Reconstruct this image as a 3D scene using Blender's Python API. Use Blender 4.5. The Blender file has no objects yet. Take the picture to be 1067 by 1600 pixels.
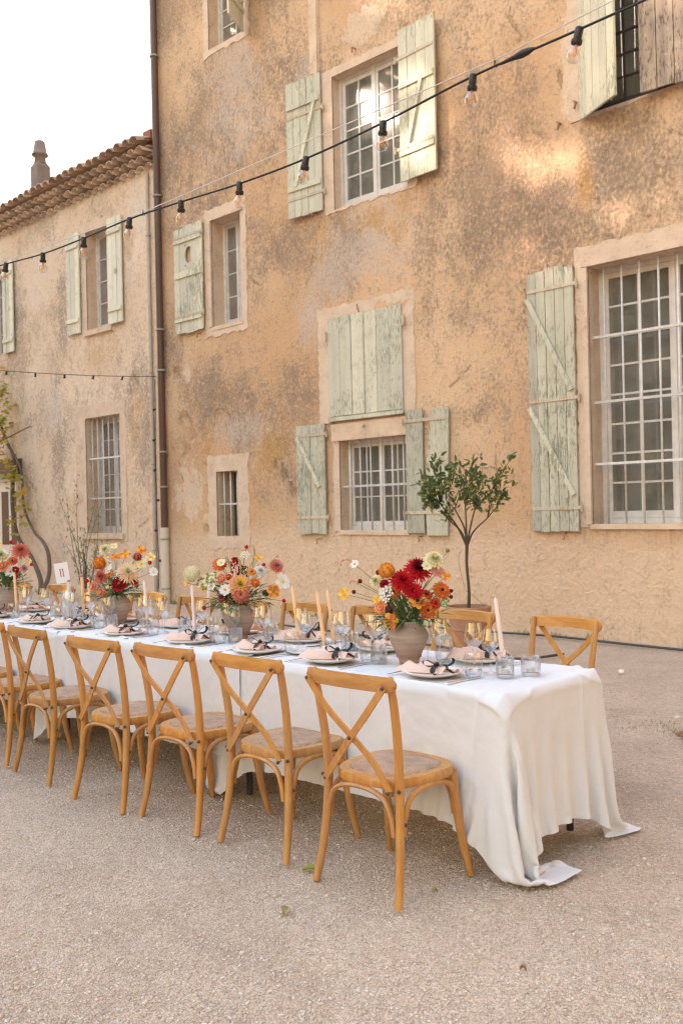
import bpy, bmesh, math, random
import numpy as np
from mathutils import Vector, Matrix, noise as mnoise
R = math.radians
random.seed(7); RS = np.random.RandomState(7)
sc = bpy.context.scene

# ------------------------------------------------------------------ camera
cam_d = bpy.data.cameras.new('camera'); cam = bpy.data.objects.new('camera', cam_d)
sc.collection.objects.link(cam); sc.camera = cam
cam_d.sensor_fit = 'VERTICAL'; cam_d.sensor_height = 36.0; cam_d.lens = 33.3
cam_d.clip_start = .05; cam_d.clip_end = 600
cam.matrix_world = Matrix.Translation((0, 0, 1.5)) @ Matrix.Rotation(R(44), 4, 'Z') @ Matrix.Rotation(R(90), 4, 'X') @ Matrix.Rotation(-.022, 4, 'Z')
cam_d.dof.use_dof = True; cam_d.dof.focus_distance = 4.2; cam_d.dof.aperture_fstop = 5.0

# ------------------------------------------------------------------ sky and sun
SUN_EL, SUN_AZ = 24.0, 42.0          # light comes over the trees behind the camera, from the left
world = bpy.data.worlds.new('World'); sc.world = world; world.use_nodes = True
wn = world.node_tree; wn.nodes.clear()
sky = wn.nodes.new('ShaderNodeTexSky'); sky.sky_type = 'NISHITA'; sky.sun_disc = False
sky.sun_elevation = R(SUN_EL); sky.air_density = 3.7; sky.dust_density = 1.0; sky.ozone_density = .6
bg = wn.nodes.new('ShaderNodeBackground'); bg.inputs[1].default_value = .15
wo = wn.nodes.new('ShaderNodeOutputWorld')
wn.links.new(sky.outputs[0], bg.inputs[0]); wn.links.new(bg.outputs[0], wo.inputs[0])
ldir = Vector((math.sin(R(SUN_AZ))*math.cos(R(SUN_EL)), math.cos(R(SUN_AZ))*math.cos(R(SUN_EL)), -math.sin(R(SUN_EL))))
sky.sun_rotation = math.atan2(-ldir.x, -ldir.y)
sun_d = bpy.data.lights.new('sun', 'SUN'); sun_d.energy = 3.0; sun_d.angle = R(.6); sun_d.color = (1, .72, .38)
sun = bpy.data.objects.new('sun', sun_d); sc.collection.objects.link(sun)
sun.rotation_euler = ldir.to_track_quat('-Z', 'Y').to_euler(); sun.location = (-20, -20, 15)
vs = sc.view_settings; vs.view_transform = 'Standard'; vs.look = 'None'; vs.gamma = 1
vs.use_curve_mapping = False; vs.exposure = 1.87
try:
    vs.use_white_balance = True; vs.white_balance_temperature = 5220; vs.white_balance_tint = 33
except Exception: pass
cy = sc.cycles; cy.use_denoising = True; cy.max_bounces = 10; cy.transparent_max_bounces = 24
cy.glossy_bounces = 4; cy.diffuse_bounces = 3; cy.transmission_bounces = 6; cy.caustics_reflective = False; cy.caustics_refractive = False
cy.filter_width = 1.15; cy.use_adaptive_sampling = True; cy.adaptive_threshold = .02

# ------------------------------------------------------------------ helpers
COL = sc.collection; WL = {}
def tag(o, label=None, cat=None, group=None, kind=None):
    if label: o['label'] = label
    if cat: o['category'] = cat
    if group: o['group'] = group
    if kind: o['kind'] = kind
    return o
def empty(name, loc=(0, 0, 0), rz=0, parent=None):
    o = bpy.data.objects.new(name, None); COL.objects.link(o); o.location = loc; o.rotation_euler = (0, 0, rz)
    o.empty_display_size = .1
    if parent: o.parent = parent
    WL[o] = Vector(loc); return o
def thing(name, label, cat, loc=(0, 0, 0), rz=0, group=None): return tag(empty(name, loc, rz), label, cat, group)
def link(name, me, parent=None, loc=(0, 0, 0), rot=None):
    o = bpy.data.objects.new(name, me); COL.objects.link(o); o.location = loc
    if rot is not None: o.rotation_euler = rot
    if parent: o.parent = parent
    return o
def copy_tree(o, parent=None):
    c = o.copy(); COL.objects.link(c); c.parent = parent
    for ch in o.children: copy_tree(ch, c)
    return c
def frame(n):
    n = Vector(n).normalized(); a = Vector((0, 0, 1)) if abs(n.z) < .9 else Vector((1, 0, 0))
    x = a.cross(n).normalized(); return x, n.cross(x), n
def smooth_path(pts, k=6):
    P = [Vector(p) for p in pts]; P = [2*P[0]-P[1]] + P + [2*P[-1]-P[-2]]; out = []
    for i in range(1, len(P)-2):
        a, b, c, d = P[i-1:i+3]
        for j in range(k):
            t = j/k; out.append(.5*((2*b)+(c-a)*t+(2*a-5*b+4*c-d)*t*t+(3*b-a-3*c+d)*t**3))
    out.append(P[-2]); return out
def lerp_list(vals, n):
    m = len(vals)-1; r = []
    for i in range(n):
        t = i/(n-1)*m; k = min(int(t), m-1); r.append(vals[k]+(vals[k+1]-vals[k])*(t-k))
    return r
class MB:
    def __init__(s): s.v = []; s.f = []; s.m = []; s.M = None; s.mi = 0
    def add(s, vs, fs):
        k = len(s.v)
        if s.M is not None: vs = [s.M @ Vector(p) for p in vs]
        s.v += [tuple(p) for p in vs]; s.f += [tuple(i+k for i in f) for f in fs]; s.m += [s.mi]*len(fs); return s
    def box(s, a, b, j=0):
        (x0, y0, z0), (x1, y1, z1) = a, b
        vs = [(x0, y0, z0), (x1, y0, z0), (x1, y1, z0), (x0, y1, z0), (x0, y0, z1), (x1, y0, z1), (x1, y1, z1), (x0, y1, z1)]
        if j: vs = [(x+random.uniform(-j, j), y+random.uniform(-j, j)*.3, z+random.uniform(-j, j)) for x, y, z in vs]
        return s.add(vs, [(0, 3, 2, 1), (4, 5, 6, 7), (0, 1, 5, 4), (1, 2, 6, 5), (2, 3, 7, 6), (3, 0, 4, 7)])
    def tube(s, pts, rad, n=8, cap=True, ov=1.0, nrm=None):
        P = [Vector(p) for p in pts]; m = len(P)
        rad = lerp_list(list(rad), m) if isinstance(rad, (list, tuple)) else [rad]*m
        vs = []; x = None
        for i, p in enumerate(P):
            t = (P[min(i+1, m-1)]-P[max(i-1, 0)]).normalized()
            if x is None: x = frame(t)[0] if nrm is None else Vector(nrm)
            x = (x-t*x.dot(t)); x = x.normalized() if x.length > 1e-6 else frame(t)[0]
            y = t.cross(x)
            for k in range(n):
                a = 2*math.pi*k/n; vs.append(p+x*(math.cos(a)*rad[i])+y*(math.sin(a)*rad[i]*ov))
        fs = [(i*n+k, i*n+(k+1) % n, (i+1)*n+(k+1) % n, (i+1)*n+k) for i in range(m-1) for k in range(n)]
        if cap: fs += [tuple(range(n-1, -1, -1)), tuple(range((m-1)*n, m*n))]
        return s.add(vs, fs)
    def bar(s, pts, w, t, nrm):                     # flat rectangular strip, w across, t along nrm
        P = [Vector(p) for p in pts]; m = len(P); vs = []; N0 = Vector(nrm)
        for i, p in enumerate(P):
            d = (P[min(i+1, m-1)]-P[max(i-1, 0)]).normalized(); N = (N0-d*N0.dot(d)).normalized(); x = d.cross(N)
            for a, b in ((-1, -1), (1, -1), (1, 1), (-1, 1)): vs.append(p+x*(a*w/2)+N*(b*t/2))
        fs = [(i*4+k, i*4+(k+1) % 4, i*4+4+(k+1) % 4, i*4+4+k) for i in range(m-1) for k in range(4)]
        return s.add(vs, fs+[(3, 2, 1, 0), tuple(range((m-1)*4, m*4))])
    def lathe(s, prof, n=24, c=(0, 0, 0), mod=None):
        vs = []
        for r, z in prof:
            for k in range(n):
                a = 2*math.pi*k/n; q = r*(mod(k, z) if mod else 1); vs.append((c[0]+q*math.cos(a), c[1]+q*math.sin(a), c[2]+z))
        m = len(prof)
        return s.add(vs, [(i*n+k, i*n+(k+1) % n, (i+1)*n+(k+1) % n, (i+1)*n+k) for i in range(m-1) for k in range(n)])
    def quad(s, a, b, c, d): return s.add([a, b, c, d], [(0, 1, 2, 3)])
    def strip(s, pts, wd, w):
        P = [Vector(p) for p in pts]; vs = []
        ww = lerp_list(list(w), len(P)) if isinstance(w, (list, tuple)) else [w]*len(P)
        dd = wd if isinstance(wd, list) else [wd]*len(P)
        for p, d, q in zip(P, dd, ww): d = Vector(d).normalized(); vs += [p-d*q/2, p+d*q/2]
        return s.add(vs, [(2*i, 2*i+1, 2*i+3, 2*i+2) for i in range(len(P)-1)])
    def mesh(s, name, mat, smooth=False, off=None):
        me = bpy.data.meshes.new(name); vv = s.v
        if off is not None: vv = [(x-off[0], y-off[1], z-off[2]) for x, y, z in vv]
        me.from_pydata(vv, [], s.f); mats = mat if isinstance(mat, (list, tuple)) else [mat]
        for q in mats: me.materials.append(q)
        if len(mats) > 1: me.polygons.foreach_set('material_index', s.m)
        if smooth:
            me.polygons.foreach_set('use_smooth', [True]*len(s.f))
            if smooth != True: 
                try: me.set_sharp_from_angle(angle=R(smooth))
                except Exception: pass
        me.update(); return me
    def build(s, name, mat, parent=None, loc=(0, 0, 0), rot=None, world=False, smooth=False):
        return link(name, s.mesh(name, mat, smooth, WL[parent] if (world and parent) else None), parent, loc, rot)
def grid_mesh(name, V, F, mat, smooth=True):
    me = bpy.data.meshes.new(name); me.from_pydata(V, [], F); me.materials.append(mat)
    if smooth: me.polygons.foreach_set('use_smooth', [True]*len(me.polygons))
    me.update(); return me
def fast_mesh(name, V, F, mat, smooth=False):          # numpy arrays, all faces of one size
    me = bpy.data.meshes.new(name); n, k = F.shape
    me.vertices.add(len(V)); me.vertices.foreach_set('co', V.astype(np.float32).ravel())
    me.loops.add(n*k); me.loops.foreach_set('vertex_index', F.astype(np.int32).ravel())
    me.polygons.add(n); me.polygons.foreach_set('loop_start', np.arange(0, n*k, k, dtype=np.int32))
    me.polygons.foreach_set('loop_total', np.full(n, k, dtype=np.int32))
    if smooth: me.polygons.foreach_set('use_smooth', np.ones(n, bool))
    me.materials.append(mat); me.update(calc_edges=True); return me
def vnoise(x, y, s=0):
    xi, yi = np.floor(x), np.floor(y); fx, fy = x-xi, y-yi; fx = fx*fx*(3-2*fx); fy = fy*fy*(3-2*fy)
    def h(i, j): v = np.sin(i*127.1+j*311.7+s*74.7)*43758.5453; return v-np.floor(v)
    return (h(xi, yi)*(1-fx)+h(xi+1, yi)*fx)*(1-fy)+(h(xi, yi+1)*(1-fx)+h(xi+1, yi+1)*fx)*fy
def fbm(x, y, s=0, o=4): return sum(vnoise(x*2**k, y*2**k, s+k)*.5**k for k in range(o))/sum(.5**k for k in range(o))-.5

# ------------------------------------------------------------------ materials
class NT:
    def __init__(s, name):
        s.mat = bpy.data.materials.new(name); s.mat.use_nodes = True; s.t = s.mat.node_tree; s.t.nodes.clear()
        s.out = s.t.nodes.new('ShaderNodeOutputMaterial'); s.p = s.t.nodes.new('ShaderNodeBsdfPrincipled')
        s.t.links.new(s.p.outputs[0], s.out.inputs[0])
    def n(s, k, **kw):
        q = s.t.nodes.new('ShaderNode'+k)
        for a, b in kw.items(): setattr(q, a, b)
        return q
    def L(s, a, b): s.t.links.new(a, b)
    def put(s, sock, v):
        if hasattr(v, 'is_output'): s.L(v, sock)
        elif isinstance(v, (tuple, list)) and len(v) == 3 and len(sock.default_value) == 4: sock.default_value = (*v, 1)
        else: sock.default_value = v
    def pos(s, kind='Object', scale=(1, 1, 1)):
        o = s.n('NewGeometry').outputs['Position'] if kind == 'World' else s.n('TexCoord').outputs[kind]
        m = s.n('Mapping'); m.inputs['Scale'].default_value = scale; s.L(o, m.inputs[0]); return m.outputs[0]
    def noise(s, vec, scale=1., det=4., rough=.55, dist=0.):
        q = s.n('TexNoise'); s.L(vec, q.inputs['Vector']); q.inputs['Scale'].default_value = scale
        q.inputs['Detail'].default_value = det; q.inputs['Roughness'].default_value = rough; q.inputs['Distortion'].default_value = dist
        return q.outputs[0]
    def vor(s, vec, scale=1., out='Distance', feature='F1', rnd=1.):
        q = s.n('TexVoronoi', feature=feature); s.L(vec, q.inputs['Vector']); q.inputs['Scale'].default_value = scale
        q.inputs['Randomness'].default_value = rnd; return q.outputs[out]
    def step(s, v, a, b, lo=0., hi=1.):
        q = s.n('MapRange', interpolation_type='SMOOTHSTEP'); s.put(q.inputs[0], v)
        if a > b: a, b, lo, hi = b, a, hi, lo
        for i, x in enumerate((a, b, lo, hi)): q.inputs[i+1].default_value = x
        return q.outputs[0]
    def math(s, op, a, b=0.):
        q = s.n('Math', operation=op); s.put(q.inputs[0], a); s.put(q.inputs[1], b); return q.outputs[0]
    def mix(s, f, a, b, mode='MIX'):
        q = s.n('Mix', data_type='RGBA', blend_type=mode); s.put(q.inputs[0], f); s.put(q.inputs[6], a); s.put(q.inputs[7], b); return q.outputs[2]
    def hsv(s, col, h=.5, sat=1., val=1.):
        q = s.n('HueSaturation'); s.put(q.inputs['Hue'], h); s.put(q.inputs['Saturation'], sat); s.put(q.inputs['Value'], val); s.put(q.inputs['Color'], col); return q.outputs[0]
    def rnd(s): return s.n('ObjectInfo').outputs['Random']
    def fin(s, col, rough=.7, bump=None, bs=.3, bd=.01, **kw):
        s.put(s.p.inputs['Base Color'], col); s.put(s.p.inputs['Roughness'], rough)
        if bump is not None:
            b = s.n('Bump'); b.inputs['Strength'].default_value = bs; b.inputs['Distance'].default_value = bd
            s.L(bump, b.inputs['Height']); s.L(b.outputs[0], s.p.inputs['Normal'])
        for k, v in kw.items(): s.put(s.p.inputs[k.replace('_', ' ')], v)
        return s.mat
def plain(name, col, rough=.6, var=.12, scale=12., bump=.15, **kw):
    t = NT(name); v = t.pos(); f = t.noise(v, scale, 5)
    c = t.mix(f, tuple(x*(1-var*1.5) for x in col), tuple(min(1, x*(1+var*1.5)) for x in col))
    c = t.hsv(c, .5, 1., t.step(t.rnd(), 0, 1, 1-var*.6, 1+var*.6))
    return t.fin(c, rough, t.noise(v, scale*6, 3), bump, .004, **kw)
def petal_mat(name, c1, c2=None):
    c2 = c2 or tuple(x*.72 for x in c1); t = NT(name); v = t.pos()
    c = t.mix(t.step(t.noise(v, 55, 3), .3, .7), c1, c2)
    m = t.fin(c, .65); t.p.inputs['Specular IOR Level'].default_value = .25
    tr = t.n('BsdfTranslucent'); t.put(tr.inputs[0], c); ms = t.n('MixShader'); ms.inputs[0].default_value = .25
    t.L(t.p.outputs[0], ms.inputs[1]); t.L(tr.outputs[0], ms.inputs[2]); t.L(ms.outputs[0], t.out.inputs[0]); return m
def leaf_mat(name, c1, c2, tr=.25):
    t = NT(name); v = t.pos('World'); c = t.mix(t.step(t.noise(v, 9, 3), .3, .7), c1, c2)
    m = t.fin(c, .5); q = t.n('BsdfTranslucent'); t.put(q.inputs[0], t.hsv(c, .49, 1.1, 1.3)); ms = t.n('MixShader'); ms.inputs[0].default_value = tr
    t.L(t.p.outputs[0], ms.inputs[1]); t.L(q.outputs[0], ms.inputs[2]); t.L(ms.outputs[0], t.out.inputs[0]); return m
def thin_glass(name, tint=(.97, .98, .98), ior=1.45, lo=.02, hi=.9, rough=.03, haze=0.):
    t = NT(name); tr = t.n('BsdfTransparent'); t.put(tr.inputs[0], tint); gl = t.n('BsdfGlossy'); gl.inputs['Roughness'].default_value = rough
    fr = t.n('LayerWeight'); fr.inputs[0].default_value = .5; p5 = t.math('POWER', fr.outputs['Facing'], 2.4); f = t.step(p5, 0, 1, lo, hi); f.node.interpolation_type = 'LINEAR'
    q = t.n('MixShader'); t.L(f, q.inputs[0]); t.L(tr.outputs[0], q.inputs[1]); t.L(gl.outputs[0], q.inputs[2]); t.L(q.outputs[0], t.out.inputs[0])
    if haze:  # pale diffuse veil lightens the glass in place of reflected sky
        df = t.n('BsdfDiffuse'); t.put(df.inputs[0], (.60, .55, .49)); q2 = t.n('MixShader'); nz_ = t.noise(t.pos('World'), 3.5, 5, .6); t.L(t.step(nz_, .3, .7, haze*.6, haze*1.4), q2.inputs[0]); t.L(q.outputs[0], q2.inputs[1]); t.L(df.outputs[0], q2.inputs[2]); t.L(q2.outputs[0], t.out.inputs[0])
    t.t.nodes.remove(t.p); return t.mat

def plaster(name, base, pale, dark, cols, foot):
    """cols: colours of the four stain channels; their cover comes with the wall mesh, the fine break-up from noise"""
    t = NT(name); P = t.pos('World')
    at = t.n('Attribute', attribute_name='stain'); s1 = t.n('SeparateColor'); t.L(at.outputs['Color'], s1.inputs[0])
    a2 = t.n('Attribute', attribute_name='tone'); s2 = t.n('SeparateColor'); t.L(a2.outputs['Color'], s2.inputs[0])
    nf = t.noise(t.pos('World', (1, 1, .6)), 6.0, 7, .74); ns = t.noise(t.pos('World', (1, 1, .75)), 27, 4, .66); nb = t.math('ADD', t.math('MULTIPLY', nf, .5), t.math('MULTIPLY', ns, .5))
    up = t.step(s2.outputs[2], .7, .3)                        # weathered wall above the newer foot render
    def cov(m, k, noise, soft=.16): return t.step(t.math('ADD', m, t.math('MULTIPLY', t.math('SUBTRACT', noise, .5), k)), .5-soft, .5+soft)
    c = t.mix(cov(s2.outputs[0], 3.0, nb, .6), base, pale)
    c = t.mix(t.math('MULTIPLY', cov(s2.outputs[1], 3.6, nb, .5), .85), c, dark)
    c = t.mix(t.math('MULTIPLY', cov(s2.outputs[2], .8, nf, .5), .8), c, foot)
    lil = t.noise(t.pos('World', (20, 20, 4.5)), 1.25, 5, .7)
    for sock, col, nz_, k, soft, st in ((s1.outputs[0], cols[0], nb, 4.0, .62, .8), (s1.outputs[1], cols[1], lil, 3.2, .32, .6), (s1.outputs[2], cols[2], nb, 3.2, .40, .7), (at.outputs['Alpha'], cols[3], nf, 2.6, .10, .7)):
        c = t.mix(t.math('MULTIPLY', cov(sock, k, nz_, soft), st), c, col)
    wth = t.math('MAXIMUM', t.step(s2.outputs[1], .15, .75), t.step(s1.outputs[0], .1, .7)); wth = t.math('MULTIPLY', t.step(wth, 0, 1, .28, 1.), up); spk = t.math('MULTIPLY', wth, .42); c = t.mix(t.math('MULTIPLY', t.step(ns, .52, .70), spk), c, tuple(x*.60 for x in dark)); c = t.mix(t.math('MULTIPLY', t.step(ns, .47, .32), spk), c, tuple(min(1, x*1.12) for x in pale))
    fl = t.noise(t.pos('World', (1, 1, .8)), 1.9, 9, .64); fk = t.math('MULTIPLY', t.math('MULTIPLY', t.step(fl, .585, .61), t.step(nf, .47, .55)), up); c = t.mix(t.math('MULTIPLY', fk, .25), c, tuple(min(1, x*1.06) for x in cols[3]))
    sk = t.noise(t.pos('World', (9, 9, .55)), 1.6, 6, .68); sm = t.step(t.math('ADD', a2.outputs['Alpha'], t.math('MULTIPLY', t.math('SUBTRACT', sk, .5), 2.0)), .40, 1.0); c = t.mix(t.math('MULTIPLY', sm, .5), c, tuple(x*.72 for x in dark))
    ce = t.vor(t.pos('World', (1, 1, .7)), 1.0, 'Distance', 'DISTANCE_TO_EDGE'); ck = t.math('MULTIPLY', t.step(t.math('ADD', ce, t.math('MULTIPLY', t.math('SUBTRACT', nf, .5), .16)), .006, .001), t.step(fl, .565, .60)); ck = t.math('MULTIPLY', ck, up); c = t.mix(t.math('MULTIPLY', ck, .4), c, tuple(x*.45 for x in dark))
    dk = t.math('MULTIPLY', t.math('MULTIPLY', t.step(t.noise(P, 62, 3, .6), .58, .68), t.step(nb, .44, .58)), wth); c = t.mix(t.math('MULTIPLY', dk, .5), c, tuple(x*.42 for x in dark))
    pit = t.step(t.vor(P, 8., 'Distance'), .085, .045); pit = t.math('MULTIPLY', t.math('MULTIPLY', pit, t.step(nf, .5, .58)), t.step(up, 0, 1, .25, 1)); c = t.mix(t.math('MULTIPLY', pit, .7), c, tuple(x*.35 for x in dark))
    h = t.math('ADD', t.math('MULTIPLY', nf, .9), t.math('MULTIPLY', ns, .30)); h = t.math('SUBTRACT', h, t.math('ADD', t.math('MULTIPLY', pit, .35), t.math('ADD', t.math('MULTIPLY', ck, .3), t.math('MULTIPLY', dk, .12)))); h = t.math('ADD', h, t.math('MULTIPLY', fk, .10)); tw = t.noise(t.pos('World', (1, 1, .8)), 13, 3, .5, .8); h = t.math('ADD', t.math('MULTIPLY', h, t.step(up, 0, 1, .55, 1)), t.math('MULTIPLY', tw, t.step(up, 0, 1, .5, .1)))
    m = t.fin(c, .92, h, .9, .05); t.p.inputs['Specular IOR Level'].default_value = .15; return m
OCHRE, PALE, STAIN = (.62, .395, .215), (.73, .52, .325), (.37, .265, .18)
M = {}
M['tall'] = plaster('ochre plaster', OCHRE, PALE, STAIN, [(.27, .205, .15), (.54, .475, .42), (.50, .29, .09), (.74, .60, .45)], (.72, .545, .385))
M['left'] = plaster('pale plaster', (.75, .58, .415), (.81, .67, .52), (.54, .415, .30), [(.33, .265, .215), (.68, .61, .53), (.66, .465, .27), (.76, .63, .49)], (.73, .58, .455))
def lime(name, c1, c2, c3):
    t = NT(name); P = t.pos('World'); a = t.noise(P, 3.2, 6, .68); b = t.noise(P, 26, 4, .62); c = t.mix(t.step(a, .36, .62), c1, c2); c = t.mix(t.step(t.math('ADD', t.math('MULTIPLY', a, .6), t.math('MULTIPLY', b, .4)), .53, .64, 0, .75), c, c3)
    c = t.mix(t.step(b, .58, .72, 0, .35), c, tuple(x*.5 for x in c3)); return t.fin(c, .93, t.math('ADD', a, t.math('MULTIPLY', b, .35)), .55, .03)
M['surround'] = lime('lime surround', (.69, .545, .41), (.62, .475, .345), (.46, .34, .24))
M['stone'] = lime('reveal stone', (.70, .545, .40), (.62, .46, .32), (.47, .34, .23))
M['white_paint'] = plain('white window paint', (.63, .60, .565), .6, .2, 9, .3)
M['iron_white'] = plain('white iron', (.62, .595, .57), .55, .25, 24, .3)
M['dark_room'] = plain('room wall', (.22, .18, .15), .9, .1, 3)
M['curtain'] = plain('net curtain', (.56, .51, .46), .9, .35, 2)
M['window_glass'] = thin_glass('window glass', (.80, .83, .81), 1.5, .20, 1.0, .03, haze=.17)  # diffuse veil stands in for sky reflection on the panes
M['rust'] = plain('rusty iron', (.30, .17, .09), .8, .3, 30, .4)

def shutter_mat(name, a, b, chip, wood, amt):
    t = NT(name); v = t.pos('World'); vs_ = t.pos('World', (16, 16, 1.1)); r = t.rnd()
    c = t.mix(t.step(t.noise(vs_, 1, 4), .3, .7), a, b); c = t.hsv(c, .5, t.step(r, 0, 1, .86, 1.0), t.step(r, 0, 1, .84, 1.06))
    nb = t.noise(v, 1.6, 3)
    ch = t.math('ADD', t.noise(t.pos('World', (34, 34, 7)), 1.5, 5, .68), t.math('MULTIPLY', t.math('SUBTRACT', nb, .5), .5))
    k1 = t.step(ch, amt, amt+.05); c = t.mix(t.math('MULTIPLY', k1, .8), c, chip); c = t.mix(t.step(t.noise(v, 5, 5, .65), .5, .75, 0, .35), c, wood)
    k2 = t.step(t.noise(t.pos('World', (30, 30, 9)), 1, 4), .66, .72); c = t.mix(t.math('MULTIPLY', k2, .7), c, wood)
    h = t.math('SUBTRACT', t.math('MULTIPLY', t.noise(vs_, 2, 4), .4), t.math('MULTIPLY', k1, .3))
    return t.fin(c, .75, h, .5, .006)
M['sage'] = shutter_mat('sage shutter paint', (.585, .565, .425), (.67, .645, .505), (.25, .265, .185), (.40, .31, .21), .555)
M['deep_sage'] = shutter_mat('deep sage shutter paint', (.46, .445, .335), (.55, .53, .41), (.21, .22, .155), (.38, .29, .19), .565)
M['cream_sage'] = shutter_mat('faded shutter paint', (.60, .585, .43), (.68, .66, .50), (.30, .30, .18), (.46, .34, .21), .59)
M['pale_sage'] = shutter_mat('pale shutter paint', (.67, .655, .51), (.74, .72, .58), (.42, .42, .32), (.47, .38, .26), .62)
M['bare'] = shutter_mat('weathered bare shutter', (.30, .225, .165), (.45, .35, .25), (.10, .075, .06), (.62, .55, .42), .56)
M['strap'] = shutter_mat('strap iron', (.55, .46, .33), (.60, .54, .42), (.40, .24, .12), (.34, .17, .07), .56)

# ------------------------------------------------------------------ ground
def gravel_mat():
    t = NT('pinkish gravel'); P = t.pos('World'); a = t.noise(P, .55, 5, .6); b = t.noise(P, 3.5, 5, .6)
    c = t.mix(t.step(a, .35, .65), (.72, .55, .40), (.60, .45, .325)); c = t.mix(t.step(b, .4, .7, 0, .6), c, (.76, .595, .445))
    vc = t.vor(P, 170, 'Color'); sp = t.n('SeparateColor'); t.L(vc, sp.inputs[0])
    c = t.hsv(c, .5, t.step(sp.outputs[1], 0, 1, .85, 1.12), t.step(sp.outputs[0], 0, 1, .76, 1.16))
    tr = t.noise(t.pos('World', (.55, 1.6, 1)), 1.1, 5, .62); c = t.mix(t.step(tr, .52, .68, 0, .5), c, (.46, .34, .25)); v3 = t.vor(P, 75, 'Color'); s3 = t.n('SeparateColor'); t.L(v3, s3.inputs[0]); c = t.mix(t.step(s3.outputs[0], .80, .9, 0, .4), c, (.80, .68, .55)); c = t.mix(t.step(s3.outputs[1], .84, .92, 0, .4), c, (.33, .25, .19)); vd = t.vor(P, 170, 'Distance'); v2 = t.vor(P, 75, 'Distance')
    c = t.mix(t.step(t.noise(P, 90, 3), .60, .72, 0, .45), c, (.34, .25, .19))
    h = t.math('ADD', t.math('MULTIPLY', vd, -.6), t.math('MULTIPLY', v2, -.5)); h = t.math('ADD', h, t.math('MULTIPLY', t.noise(P, 30, 4), .9))
    m = t.fin(c, .95, h, .9, .016); t.p.inputs['Specular IOR Level'].default_value = .15; return m
M['gravel'] = gravel_mat()
def ground_z(x, y):
    return fbm(x*.9, y*.9, 3)*.04+fbm(x*5, y*5, 5, 3)*.026-.014
xs = np.unique(np.round(np.concatenate([np.linspace(-160, -12, 30), np.arange(-12, -7, .25), np.arange(-7, .6, .035), np.linspace(.6, 120, 30)]), 4))
ys = np.unique(np.round(np.concatenate([np.linspace(-150, 0, 26), np.arange(0, 1.2, .1), np.arange(1.2, 5.4, .035), np.arange(5.4, 9.8, .2), np.linspace(9.8, 170, 24)]), 4))
GX, GY = np.meshgrid(xs, ys); GZ = ground_z(GX, GY)
nx, ny = len(xs), len(ys); ii = np.arange(nx*ny).reshape(ny, nx)
F = np.stack([ii[:-1, :-1], ii[:-1, 1:], ii[1:, 1:], ii[1:, :-1]], -1).reshape(-1, 4)
g = link('ground', fast_mesh('ground', np.stack([GX, GY, GZ], -1).reshape(-1, 3), F, M['gravel'], True)); tag(g, 'pinkish beige gravel courtyard', 'ground', kind='structure')
# loose grit, thinning out with distance
OCT = np.array([[1, 0, 0], [-1, 0, 0], [0, 1, 0], [0, -1, 0], [0, 0, 1], [0, 0, -1.]])
OF = np.array([[0, 2, 4], [2, 1, 4], [1, 3, 4], [3, 0, 4], [2, 0, 5], [1, 2, 5], [3, 1, 5], [0, 3, 5]])
def grit(name, n, smin, smax, mat, dmin, dmax, pw):
    d = dmin+(dmax-dmin)*RS.rand(n)**pw; a = R(44)+R(90)+(RS.rand(n)-.5)*R(58)
    x, y = d*np.cos(a), d*np.sin(a); s = smin+(smax-smin)*RS.rand(n)**2.5
    k = RS.rand(n, 6, 1)*.5+.7; q = RS.rand(n)*6.28
    V = OCT[None]*k*s[:, None, None]*np.stack([1+RS.rand(n)*.5, np.ones(n), .55+RS.rand(n)*.3], -1)[:, None]
    c, s2 = np.cos(q)[:, None], np.sin(q)[:, None]; vx, vy = V[..., 0]*c-V[..., 1]*s2, V[..., 0]*s2+V[..., 1]*c
    V = np.stack([vx+x[:, None], vy+y[:, None], V[..., 2]+(ground_z(x, y)+s*.15)[:, None]], -1)
    ok = y < 9.4; V = V[ok]; n = len(V)
    F = (OF[None]+6*np.arange(n)[:, None, None]).reshape(-1, 3)
    return link(name, fast_mesh(name, V.reshape(-1, 3), F, mat))
def grit_mat(name, cols):
    t = NT(name); P = t.pos('World'); vc = t.vor(P, 60, 'Color'); sp = t.n('SeparateColor'); t.L(vc, sp.inputs[0])
    c = t.mix(sp.outputs[0], cols[0], cols[1]); c = t.mix(t.step(sp.outputs[1], .75, .85), c, cols[2]); return t.fin(c, .9)
M['grit'] = grit_mat('grit', ((.68, .535, .405), (.54, .41, .30), (.74, .64, .53)))
tag(grit('gravel', 110000, .0022, .0075, M['grit'], 2.3, 8.5, 1.2), 'loose fine gravel spread over the courtyard', 'gravel', kind='stuff')
tag(grit('pebbles', 1500, .006, .015, M['grit'], 2.4, 12, 1.1), 'scattered pale pebbles lying on the gravel', 'pebbles', kind='stuff')

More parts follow.
